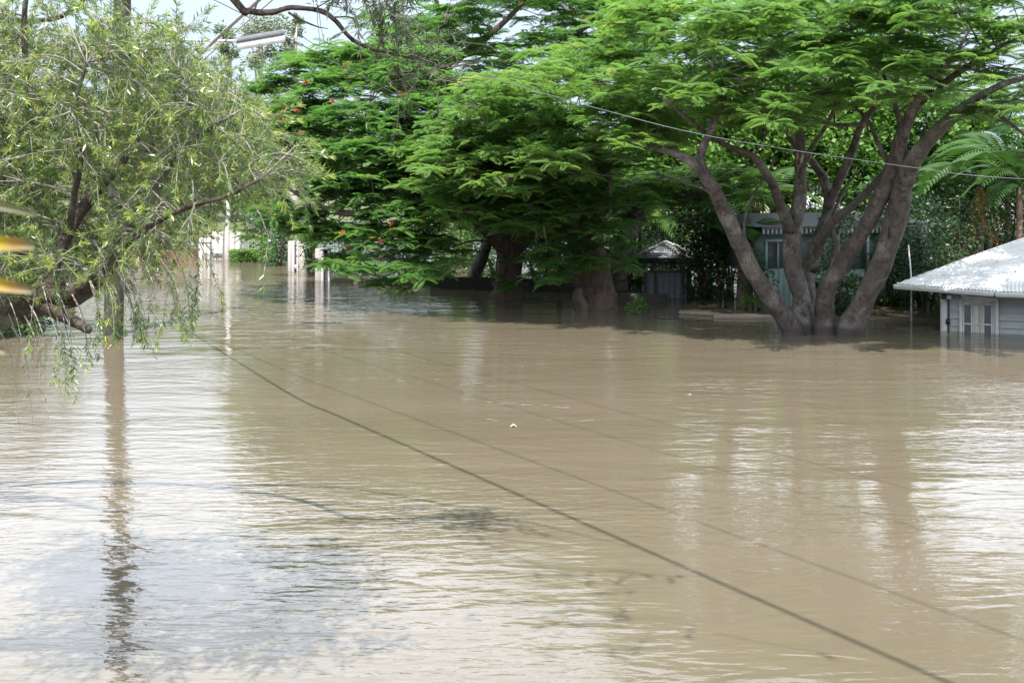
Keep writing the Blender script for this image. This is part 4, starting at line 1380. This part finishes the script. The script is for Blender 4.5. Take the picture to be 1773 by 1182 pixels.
# ------------------------------------------------------------------ white roofed weatherboard house on the right
P1 = PW(1630, 572)
P2 = PW(1724, 576.5)
rz = math.atan2(P2.y - P1.y, P2.x - P1.x)
root = thing('weatherboard_house', 'blue grey weatherboard house flooded to its windows under a white metal roof', 'house', (P1.x, P1.y, 0), rz)
LW = (P2 - P1).length
mb = MB()
z = -1.2
HW = 0.93
while z < HW:
    z1 = min(z + 0.165, HW)
    for (x0, x1) in ((0.16, LW - 0.02), (LW + 0.06, 7.0)):
        mb.add([(x0, -0.05, z), (x1, -0.05, z), (x1, 0.0, z1), (x0, 0.0, z1)], [(0, 1, 2, 3)])
        mb.add([(x0, -0.05, z), (x0, 0.01, z), (x1, 0.01, z), (x1, -0.05, z)], [(0, 1, 2, 3)])
    mb.add([(0.0, 0.0 + .02, z), (0, 5, z), (0.02, 5, z1), (0.02, 0.02, z1)], [(3, 2, 1, 0)])
    z = z1
mb.build('wall', M['board_paint'], root)
mb = MB()
mb.box(-0.02, 0.155, -0.06, 0.08, -1.2, HW)
mb.box(LW - 0.015, LW + 0.055, -0.065, 0.0, -1.2, HW)
mb.build('corner_board', M['cream_paint'], root)
# window
wx0, wx1, wz1 = 0.44, LW - 0.06, 0.66
wf = MB()
wf.box(wx0 - .07, wx0, -0.085, 0.02, -1.0, wz1 + .07)
wf.box(wx1, wx1 + .04, -0.085, 0.02, -1.0, wz1 + .07)
wf.box(wx0, wx1, -0.085, 0.02, wz1, wz1 + .07)
wn = wf.build('window', M['cream_paint'], root)
for k in range(3):
    a_ = wx0 + (wx1 - wx0) * k / 3
    b2 = wx0 + (wx1 - wx0) * (k + 1) / 3
    sm = MB()
    sm.box(a_ + .004, a_ + .035, -0.075, -0.052, -1.0, wz1 - .002)
    sm.box(b2 - .035, b2 - .004, -0.075, -0.052, -1.0, wz1 - .002)
    sm.box(a_ + .035, b2 - .035, -0.075, -0.052, wz1 - .06, wz1 - .002)
    sm.box(a_ + .035, b2 - .035, -0.073, -0.053, 0.16, 0.20)
    sm.build('sash', M['white_paint' if k == 1 else 'cream_paint'], wn)
    pm = MB()
    pm.add([(a_ + .036, -0.0575, -1), (b2 - .036, -0.0575, -1), (b2 - .036, -0.0575, wz1 - .061), (a_ + .036, -0.0575, wz1 - .061)], [(0, 1, 2, 3)])
    pm.build('pane', M['glass'] if k != 1 else M['curtain'], wn)
# roof
Winv = (Matrix.Translation(root.location) @ Matrix.Rotation(rz, 4, 'Z')).inverted()
EA = P(1551, 491, 27.2)
ze = EA.z
EB = Vector(((1722 - 886.5) / F * 25.6, 25.55, ze))
EC = EB + Vector((0.92, -0.40, 0)) * 4.5
RT = P(1842, 387, 29.2)
RT2 = RT + Vector((4.5, -1.2, 0))


def corr_panel(mb, e0, e1, top_fun, pitch=0.076, amp=0.011):
    """corrugated sheet: strips run from the eave e0-e1 up to the ridge line"""
    e = (e1 - e0)
    ln = e.length
    e.normalize()
    up = top_fun(0.5)
    nrm = e.cross((up[1] - up[0]).normalized())
    if nrm.z < 0:
        nrm = -nrm
    n = int(ln / pitch * 4)
    v, q = [], []
    for i in range(n + 1):
        t = i / n
        lo, hi = top_fun(t)
        off = nrm * amp * math.sin(2 * math.pi * t * ln / pitch)
        v.extend([tuple(lo + off), tuple(hi + off)])
        if i:
            k = 2 * i
            q.append((k - 2, k, k + 1, k - 1))
    mb.add(v, q)


def tri_top(e0, e1, apex):
    # for a point at t along the eave, the strip runs square to the eave until it meets an edge of the triangle
    e = (e1 - e0)
    ln = e.length
    ev = e.normalized()
    sx = (apex - e0).dot(ev)
    hv = (apex - e0) - ev * sx
    def f(t):
        lo = e0 + ev * (t * ln)
        x = t * ln
        if x <= sx:
            k = x / sx if sx > 0 else 1
        else:
            k = (ln - x) / (ln - sx)
        return lo, lo + hv * max(0.0, min(1.0, k))
    return f


mb = MB()
# left slope: eave A-B, apex RT (apex lies past B, so close with a second piece)
corr_panel(mb, EA, EB, tri_top(EA, EB, RT))
evr = (EC - EB).normalized()
sxB = (RT - EB).dot(evr)
hvB = (RT - EB) - evr * sxB


def right_f(t):
    x = t * 4.5
    lo = EB + evr * x
    k = min(1.0, x / sxB) if sxB > 0.05 else 1.0
    return lo, lo + hvB * k


corr_panel(mb, EB, EC, right_f)
# back slope, hidden from the street side
mb.add([tuple(EA), tuple(RT), tuple(RT2), tuple(EA + Vector((4.0, 7.0, 0)))], [(0, 1, 2, 3)])
rf = mb.build('roof', M['roof'], root, smooth=True, world=True)
mb = MB()
mb.tube([EB + Vector((0, 0, .02)), RT + Vector((0, 0, .03))], [0.05, 0.05], sides=8, smooth=1)
mb.tube([EA + Vector((0, 0, .02)), RT + Vector((0, 0, .03))], [0.045, 0.045], sides=8, smooth=1)
mb.build('ridge_cap', M['roof'], rf, smooth=True, world=True).parent = rf
for ch in list(rf.children):
    ch.matrix_parent_inverse = Matrix.Identity(4)
gm = MB()
dn = Vector((0, 0, -0.11))
for (a_, b2) in ((EA, EB), (EB, EC)):
    e = (b2 - a_).normalized()
    out = e.cross(Vector((0, 0, 1)))
    v = []
    for p in (a_, b2):
        for (o2, z2) in ((-0.02, 0.0), (0.10, 0.0), (0.11, -0.02), (0.09, -0.10), (-0.02, -0.11)):
            v.append(tuple(p + out * o2 + Vector((0, 0, z2 - 0.012))))
    q = [(i, (i + 1) % 5, 5 + (i + 1) % 5, 5 + i) for i in range(5)] + [(0, 1, 2, 3), (0, 3, 4, 0), (5, 6, 7, 8)]
    q = [x for x in q if len(set(x)) == 4]
    gm.add(v, q)
gm.build('gutter', M['cream_paint'], root, world=True)
sm = MB()
c1, c2 = P(1566, 505, 27.1), EB + Vector((0, .25, -.12))
sm.add([tuple(EA + Vector((.1, .1, -.12))), tuple(EB + Vector((0, .1, -.12))), tuple(EC + Vector((0, .1, -.12))), tuple(EC + Vector((.2, 1.2, -.12)))], [(0, 1, 2, 3)])
sm.add([tuple(EA + Vector((.1, .1, -.121))), tuple(EC + Vector((.2, 1.2, -.121))), tuple(P1 + Vector((.1, .5, ze - .12))), tuple(EA + Vector((.9, 1.0, -.121)))], [(0, 1, 2, 3)])
sm.build('soffit', M['cream_paint'], root, world=True)
dp = MB()
dp.tube([(0.43, -.16, .86), (0.46, -.12, .80), (0.52, -.10, .765), (LW - .1, -.10, .75), (LW + .0, -.10, .72), (LW + .02, -.10, .6), (LW + .02, -.10, -1)], 0.045, sides=10, smooth=4)
dp.build('downpipe', M['cream_paint'], root, smooth=True)
dp = MB()
dp.tube([(0.15, -.09, .9), (0.15, -.08, .5), (0.15, -.08, 0.2), (0.15, -.08, -.8)], 0.018, sides=8, smooth=1)
dp.build('drain_hose', M['black'], root, smooth=True)
for x_, mt in ((0.06, 'black'), (0.17, 'white_paint')):
    fl_ = MB()
    fl_.tube([(x_, -.09, .80), (x_, -.20, .77), (x_, -.235, .765)], [0.03, 0.06, 0.055], sides=10, smooth=2)
    fl_.build('floodlight', M[mt], root, smooth=True)
fl_ = MB()
fl_.box(0.10, 0.18, -.115, -.062, 0.16, 0.27)
fl_.build('meter_box', M['black'], root)

# stake left of the roof
mb = MB()
q = P(1578, 484, 28.5)
mb.tube([Vector((q.x, q.y, -.5)), q, P(1573, 424, 28.5)], [0.022, 0.02, 0.015], sides=7, smooth=1)
tag(mb.build('garden_stake', M['metal_light'], smooth=True), 'thin upright grey stake just left of the white roof', 'stake')

# ------------------------------------------------------------------ green house behind the wide tree
g1, g2 = P(1316, 540, 31.2), P(1610, 540, 32.4)
rz = math.atan2(g2.y - g1.y, g2.x - g1.x)
root = thing('green_house', 'pale green house with corrugated skirt glimpsed between the stems of the wide tree', 'house', (g1.x, g1.y, 0), rz)
LG = (g2 - g1).length
zs = 3.6 - (470 - 290) * 31.2 / F
mb = MB()
n = int(LG / 0.025)
v, q = [], []
for i in range(n + 1):
    x = LG * i / n
    y = 0.018 * math.sin(2 * math.pi * x / 0.15)
    v.extend([(x, y, -1.0), (x, y, zs)])
    if i:
        q.append((2 * i - 2, 2 * i, 2 * i + 1, 2 * i - 1))
mb.add(v, q)
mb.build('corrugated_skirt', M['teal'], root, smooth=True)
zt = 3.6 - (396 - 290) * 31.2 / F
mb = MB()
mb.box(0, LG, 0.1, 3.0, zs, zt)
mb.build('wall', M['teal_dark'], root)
wm = MB()
for (x0, x1) in ((0.16, 0.22), (0.50, 0.54), (0.82, 0.88)):
    wm.box(x0, x1, 0.02, 0.098, zs + .02, zt - .35)
wm.box(0.16, 0.88, 0.021, 0.097, zt - .35, zt - .28)
wm.box(0.16, 0.88, 0.021, 0.097, zs - .0, zs + .05)
wn = wm.build('window', M['teal'], root)
pm = MB()
pm.add([(0.22, 0.06, zs + .05), (0.82, 0.06, zs + .05), (0.82, 0.06, zt - .35), (0.22, 0.06, zt - .35)], [(0, 1, 2, 3)])
pm.build('pane', M['glass'], wn)
for x0 in (1.48, 1.64, 2.15, 3.0, 3.9):
    pm = MB()
    pm.box(x0, x0 + .07, -.10, -.03, zs - .1, zt)
    pm.build('verandah_post', M['teal'], root)
vm = MB()
for i in range(int(LG / 0.12)):
    vm.box(i * 0.12, i * 0.12 + .07, -.14, -.115, zt - .14, zt)
vm.box(0, LG, -.15, -.105, zt + .002, zt + .05)
vm.build('valance', M['cream_paint'], root)
rm = MB()
rm.add([(-.3, -.3, zt + .06), (LG + .3, -.3, zt + .06), (LG - .6, 2.0, zt + .32), (.6, 2.0, zt + .32)], [(0, 1, 2, 3)])
rm.add([(-.3, 3.6, zt + .06), (LG + .3, 3.6, zt + .06), (LG - .6, 2.0, zt + .32), (.6, 2.0, zt + .32)], [(3, 2, 1, 0)])
rm.add([(-.3, -.3, zt + .06), (.6, 2.0, zt + .32), (.6, 2.0, zt + .321), (-.3, 3.6, zt + .06)], [(0, 1, 2, 3)])
rm.build('roof', M['slate'], root)

# white roofed house further back
h1 = P(1385, 400, 46)
root = thing('white_roofed_house', 'house with a glaring white roof glimpsed far behind the stems of the wide tree', 'house', (h1.x, h1.y, 0), R(-3))
hz = P(1400, 350, 46).z
hl = P(1570, 350, 46).x - h1.x
mb = MB()
mb.box(0, hl, 0, 6, -1, hz - .25)
mb.build('wall', M['cream_paint'], root)
mb = MB()
mb.add([(-.5, -.6, hz - .24), (hl + .5, -.6, hz - .24), (hl - 1, 3, hz + .35), (1, 3, hz + .35)], [(0, 1, 2, 3)])
mb.add([(-.5, 6.6, hz - .24), (hl + .5, 6.6, hz - .24), (hl - 1, 3, hz + .75), (1, 3, hz + .75)], [(3, 2, 1, 0)])
mb.build('roof', M['roof'], root)
for x0 in (0.6, 2.2):
    wm = MB()
    wm.box(x0, x0 + .8, -.04, 0.02, hz - 1.4, hz - .5)
    wm.build('window', M['glass'], root)

# dark roofed house at the right against the sky
h1 = P(1712, 275, 52)
root = thing('dark_eaved_house', 'house with dark eaves and pale wall against the sky at the right', 'house', (h1.x, h1.y, 0), R(-12))
mb = MB()
mb.box(0, 5, 0, 5, -1, h1.z)
mb.build('wall', M['cream_paint'], root)
mb = MB()
zt = P(1712, 262, 52).z
mb.add([(-.4, -.5, h1.z), (5.4, -.5, h1.z), (4, 2.5, zt + .5), (1, 2.5, zt + .5)], [(0, 1, 2, 3)])
mb.add([(-.4, 5.5, h1.z), (5.4, 5.5, h1.z), (4, 2.5, zt + .5), (1, 2.5, zt + .5)], [(3, 2, 1, 0)])
mb.box(-.4, 5.4, -.52, -.46, h1.z - .18, h1.z - .01)
mb.build('roof', M['slate'], root)

# slate roofed house behind the middle trees
h1 = P(1010, 345, 47)
root = thing('slate_roofed_house', 'house with a dark slate roof half hidden behind the middle flame trees', 'house', (h1.x, h1.y, 0), R(-8))
hl = 4.2
mb = MB()
mb.box(0.3, hl - .3, 0.3, 5, -1, h1.z - .05)
mb.build('wall', M['cream_paint'], root)
mb = MB()
nrow = 14
for i in range(nrow):
    t0, t1 = i / nrow, (i + 1) / nrow
    def rp(x, t, lift):
        return (0 + 1.2 * t if x == 0 else hl - 1.2 * t, 3.0 * t - lift * .5, h1.z + 1.5 * t + lift)
    mb.add([rp(0, t0, .03), rp(1, t0, .03), rp(1, t1, 0), rp(0, t1, 0)], [(0, 1, 2, 3)])
    mb.add([rp(0, t0, .03), rp(0, t0, 0), rp(1, t0, 0), rp(1, t0, .03)], [(0, 1, 2, 3)])
mb.add([(0, 6, h1.z), (hl, 6, h1.z), (hl - 1.2, 3, h1.z + 1.5), (1.2, 3, h1.z + 1.5)], [(3, 2, 1, 0)])
mb.build('roof', M['slate'], root)

# ------------------------------------------------------------------ pavilion, charcoal gate, low walls
c1 = P(1098, 447, 36)
root = thing('garden_pavilion', 'small open pavilion with a hipped grey tiled roof on dark posts', 'pavilion', (c1.x, c1.y, 0), R(-6))
zr = c1.z
wp_, dp_ = 1.65, 1.65
mb = MB()
nrow = 7
ap = (0.95, 0.82, zr + 0.42)
cor = [(-.05, 0, zr), (wp_ + .25, 0, zr), (wp_ + .25, dp_, zr), (-.05, dp_, zr)]
for fcs in range(4):
    a_, b2 = np.array(cor[fcs]), np.array(cor[(fcs + 1) % 4])
    ap_ = np.array(ap)
    for i in range(nrow):
        t0, t1 = i / nrow, (i + 1) / nrow
        l0, r0_ = a_ + (ap_ - a_) * t0, b2 + (ap_ - b2) * t0
        l1, r1_ = a_ + (ap_ - a_) * t1, b2 + (ap_ - b2) * t1
        up = np.array([0, 0, .03])
        mb.add([l0 + up, r0_ + up, r1_, l1], [(0, 1, 2, 3)])
        mb.add([l0 + up, l0, r0_, r0_ + up], [(0, 1, 2, 3)])
mb.build('roof', M['tile_grey'], root)
mb = MB()
for fcs in range(4):
    mb.tube([np.array(cor[fcs]) + (0, 0, .04), np.array(ap) + (0, 0, .04)], 0.035, sides=6, smooth=1)
mb.build('ridge_cap', M['metal_light'], root, smooth=True)
mb = MB()
mb.box(-.02, wp_ + .2, .03, .08, zr - .16, zr - .01)
mb.build('fascia', M['gate'], root)
for (x, y) in ((.12, .15), (1.2, .15), (wp_, .15), (.12, 1.5), (wp_, 1.5)):
    pm = MB()
    pm.box(x - .04, x + .04, y - .04, y + .04, -1, zr - .17)
    pm.build('post', M['gate'], root)

g1 = P(1114, 520, 33.6)
root = thing('driveway_gate', 'charcoal panelled gate standing in the water below the pavilion roof', 'gate', (g1.x, g1.y, 0), R(-4))
gz = P(1114, 468, 33.6).z
mb = MB()
mb.box(0, .09, -.06, .06, -1, gz)
mb.box(.31, .37, -.05, .05, -1, gz - .06)
mb.box(.09, 1.05, -.05, .05, gz - .055, gz)
mb.box(1.05, 1.12, -.06, .06, -1, gz)
mb.build('gate_frame', M['gate'], root)
pm = MB()
x = .375
while x < 1.04:
    pm.box(x, x + .155, -.02, .02, -1, gz - .06)
    x += .165
pm.box(.095, .305, -.02, .02, -1, gz - .06)
pm.build('gate_panel', plain('gate_panel', (0.15, 0.155, 0.175), 0.5), root)


def low_wall(pts, h, th, mat, label, name='low_wall', group='drowned garden walls'):
    mb = MB()
    for (a_, b2) in zip(pts[:-1], pts[1:]):
        d = (b2 - a_)
        nn = Vector((-d.y, d.x, 0)).normalized() * th
        v = []
        for p in (a_, b2):
            v += [(p.x, p.y, -1), (p.x, p.y, h), (p.x + nn.x, p.y + nn.y, h), (p.x + nn.x, p.y + nn.y, -1)]
        mb.add(v, [(0, 4, 5, 1), (1, 5, 6, 2), (2, 6, 7, 3), (3, 2, 1, 0), (4, 7, 6, 5)])
    o = mb.build(name, mat)
    return tag(o, label, 'wall', group)


low_wall([PW(1040, 519), PW(1152, 523)], 0.20, 0.25, M['dark_wall'], 'dark low wall just above the water in front of the charcoal gate')
low_wall([PW(572, 489), PW(650, 491), PW(745, 498)], 0.13, 0.25, M['mud_wall'], 'muddy low wall almost covered by water under the drooping tree')
low_wall([PW(745, 499.5), PW(830, 502), PW(1000, 506)], 0.35, 0.25, M['dark_wall'], 'dark garden wall behind the two dark trunks')
low_wall([PW(1480, 553), PW(1625, 556)], 0.045, 0.35, M['mud_wall'], 'mud coloured wall top just awash left of the weatherboard house')

# far left: orange brick wall with rails
g1, g2 = PW(225, 446), PW(348, 447)
low_wall([g1, g2], 0.35, 0.3, M['brick'], 'orange brick wall at the far bank left of the pale gate pillars', 'brick_wall')
root = thing('rail_fence', 'pale two rail fence on the orange brick wall', 'fence', (g1.x, g1.y + .15, 0))
mb = MB()
for zz in (0.52, 0.85):
    mb.tube([(0, 0, zz), ((g2 - g1).x, (g2 - g1).y, zz)], 0.04, sides=6, smooth=1)
mb.build('rail', M['cream_paint'], root)
for t in np.linspace(0.02, .98, 5):
    pm = MB()
    p = (g2 - g1) * t
    pm.box(p.x - .04, p.x + .04, p.y - .04, p.y + .04, .34, .95)
    pm.build('post', M['dark_wall'], root)


# ------------------------------------------------------------------ pale gate pillars
def pillar(px0, px1, py_b, py_t, label, layout, rz=0.0):
    a_ = PW(px0, py_b)
    Y = a_.y
    zt = P(px0, py_t, Y).z
    wd_ = (px1 - px0) / F * Y
    root = thing('gate_pillar', label, 'gate pillar', (a_.x, a_.y, 0), rz, 'pale gate pillars along the flooded fence')
    for (f0, f1, y0, y1, ztop, zbot, nm, mt) in layout:
        mb = MB()
        mb.box(f0 * wd_, f1 * wd_, y0, y1, zbot if zbot is not None else -1.2, zt * ztop)
        mb.build(nm, M[mt], root)
    return root


pillar(344, 363, 449, 410, 'far gate pillar with dark slots beside the orange brick wall',
       [(0, .36, 0, .3, 1, None, 'slab', 'white_paint'), (.42, .72, .02, .3, .96, None, 'slab', 'render_wall'), (.36, .42, .1, .2, .94, None, 'recess', 'gate'), (.78, 1.0, 0, .3, 1, None, 'slab', 'white_paint'), (.72, .78, .1, .2, .94, None, 'recess', 'gate'), (0.02, .98, -.02, .32, 1.03, 1.04 - .09, 'cap', 'cream_paint')])
pillar(367, 386, 449, 400, 'tall boarded panel in the middle of the far gate',
       [(0, .2, 0, .1, 1, None, 'board', 'render_wall'), (.22, .42, 0, .1, .985, None, 'board', 'cream_paint'), (.44, .62, 0, .1, 1, None, 'board', 'render_wall'), (.64, .82, 0, .1, .99, None, 'board', 'cream_paint'), (.84, 1, 0, .1, 1, None, 'board', 'render_wall'), (0.05, .95, -.02, -.003, .3, .08, 'ledge', 'white_paint')])
pillar(389, 414, 449.5, 401, 'far gate pillar right beside the clipped hedge',
       [(0, .30, 0, .4, 1, None, 'slab', 'render_wall'), (.34, .48, .02, .4, 1, None, 'slab', 'white_paint'), (.30, .34, .1, .2, .97, None, 'recess', 'gate'), (.52, .72, 0, .4, 1, None, 'slab', 'render_wall'), (.74, 1.0, .02, .4, .995, None, 'slab', 'cream_paint')])
pillar(498, 529, 470, 418, 'middle gate pillar with a white framed dark slot',
       [(0, .24, .05, .4, 1, None, 'slab', 'render_wall'), (.25, .36, 0, .3, 1, None, 'frame', 'white_paint'), (.50, .60, 0, .3, 1, None, 'frame', 'white_paint'), (.36, .50, .12, .2, .97, None, 'panel', 'gate'), (.61, 1, .05, .4, .98, None, 'slab', 'render_wall'), (.36, .50, .02, .1, .22, .06, 'letterbox', 'white_paint')])
pillar(545, 574, 486, 431, 'nearest gate pillar with a white framed slot beside the drooping tree',
       [(0, .34, .05, .4, 1, None, 'slab', 'render_wall'), (.36, .52, 0, .3, 1, None, 'frame', 'white_paint'), (.78, .90, 0, .3, 1, None, 'frame', 'white_paint'), (.52, .78, .12, .2, .97, None, 'panel', 'gate'), (.34, 1, -.02, .34, 1.03, .98, 'cap', 'white_paint')])
mb = MB()
q = PW(393, 449, 0)
q = P(394, 400, 50)
mb.tube([Vector((q.x, q.y, -.5)), q, P(396, 300, 50)], 0.085, sides=10, smooth=1)
tag(mb.build('steel_post', M['metal_light'], smooth=True), 'slim pale steel post behind the far gate pillars', 'post')
mb = MB()
q = PW(775, 497)
mb.box(q.x - .05, q.x + .05, q.y - .05, q.y + .05, -.8, .24)
tag(mb.build('fence_post', M['pole']), 'short grey post at the water near the pale leaning trunk', 'post')

# ------------------------------------------------------------------ floating things and painted glints
rngf = np.random.default_rng(12)
for (a_, b2, r_, lab) in ((PW(1176, 543), PW(1262, 549), 0.055, 'long dark floating timber left of the wide tree'),
                          (PW(1236, 551), PW(1345, 551), 0.06, 'pale floating timber touching the wide tree')):
    mb = MB()
    mid = (a_ + b2) / 2
    mb.tube([a_ + Vector((0, 0, .03)), mid + Vector((0, .04, .035)), b2 + Vector((0, 0, .03))], [r_, r_ * 1.1, r_ * .8], sides=8, smooth=3, rough=.12)
    tag(mb.build('floating_timber', M['timber'], smooth=True), lab, 'timber', 'floating timbers')
q = PW(1101, 543)
root = thing('floating_sprig', 'leafy green sprig floating upright on the water right of the stub trunk', 'plant', q)
mb, st = MB(), MB()
leaf_blob(mb, (q.x, q.y, .14), (.22, .16, .20), 160, .11, rngf, lumps=6)
leaf_blob(mb, (q.x + .08, q.y, .26), (.10, .10, .14), 70, .11, rngf, lumps=4)
st.tube([(q.x, q.y, -.2), (q.x + .03, q.y, .15), (q.x + .08, q.y, .34)], 0.012, sides=5)
st.build('stem', M['bark_branch'], root, world=True)
mb.build('foliage', M['bright_leaf'], root, world=True)
for (x, y, r_, lab) in ((889, 738, .045, 'white scrap of litter floating mid stream'), (1195, 684, .025, 'tiny white scrap floating right of mid stream')):
    q = PW(x, y)
    mb = MB()
    v = []
    for i in range(6):
        for sgn in (-1, 1):
            t = i / 5 - .5
            v.append((q.x + 2 * r_ * t, q.y + sgn * r_ * (0.9 - 1.4 * abs(t)) + .2 * r_ * math.sin(9 * t), 0.012 + .35 * r_ * math.cos(5 * t) + .1 * r_ * sgn))
    mb.add(v, [(2 * i, 2 * i + 2, 2 * i + 3, 2 * i + 1) for i in range(5)])
    mb.add([(a_[0], a_[1], -.02) for a_ in v], [(2 * i, 2 * i + 1, 2 * i + 3, 2 * i + 2) for i in range(5)])
    tag(mb.build('floating_litter', M['litter'], smooth=True), lab, 'litter', 'floating scraps')

mb = MB()  # pale streaks laid on the ripples, painted to stand for glints
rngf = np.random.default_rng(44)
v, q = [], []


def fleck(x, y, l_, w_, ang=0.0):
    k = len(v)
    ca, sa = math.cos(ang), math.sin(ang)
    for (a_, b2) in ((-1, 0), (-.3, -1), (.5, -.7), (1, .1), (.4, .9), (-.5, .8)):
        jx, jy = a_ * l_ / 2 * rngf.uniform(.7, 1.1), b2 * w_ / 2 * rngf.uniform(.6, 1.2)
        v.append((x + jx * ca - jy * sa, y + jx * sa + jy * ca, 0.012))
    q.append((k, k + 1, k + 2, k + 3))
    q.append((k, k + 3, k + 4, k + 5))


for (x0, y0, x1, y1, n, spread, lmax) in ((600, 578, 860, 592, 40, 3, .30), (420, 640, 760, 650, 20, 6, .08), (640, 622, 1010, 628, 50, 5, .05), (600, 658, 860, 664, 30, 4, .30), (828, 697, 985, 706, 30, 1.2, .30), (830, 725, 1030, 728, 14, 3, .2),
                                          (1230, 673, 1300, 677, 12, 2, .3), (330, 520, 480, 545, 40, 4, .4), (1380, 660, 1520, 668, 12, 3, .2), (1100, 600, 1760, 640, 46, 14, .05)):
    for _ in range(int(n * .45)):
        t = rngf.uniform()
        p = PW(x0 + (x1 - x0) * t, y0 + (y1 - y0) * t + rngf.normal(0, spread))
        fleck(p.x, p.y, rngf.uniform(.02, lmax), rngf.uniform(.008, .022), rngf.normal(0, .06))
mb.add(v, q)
tag(mb.build('glint_flecks', M['litter']), kind='stuff')

print('objects', len(bpy.data.objects))
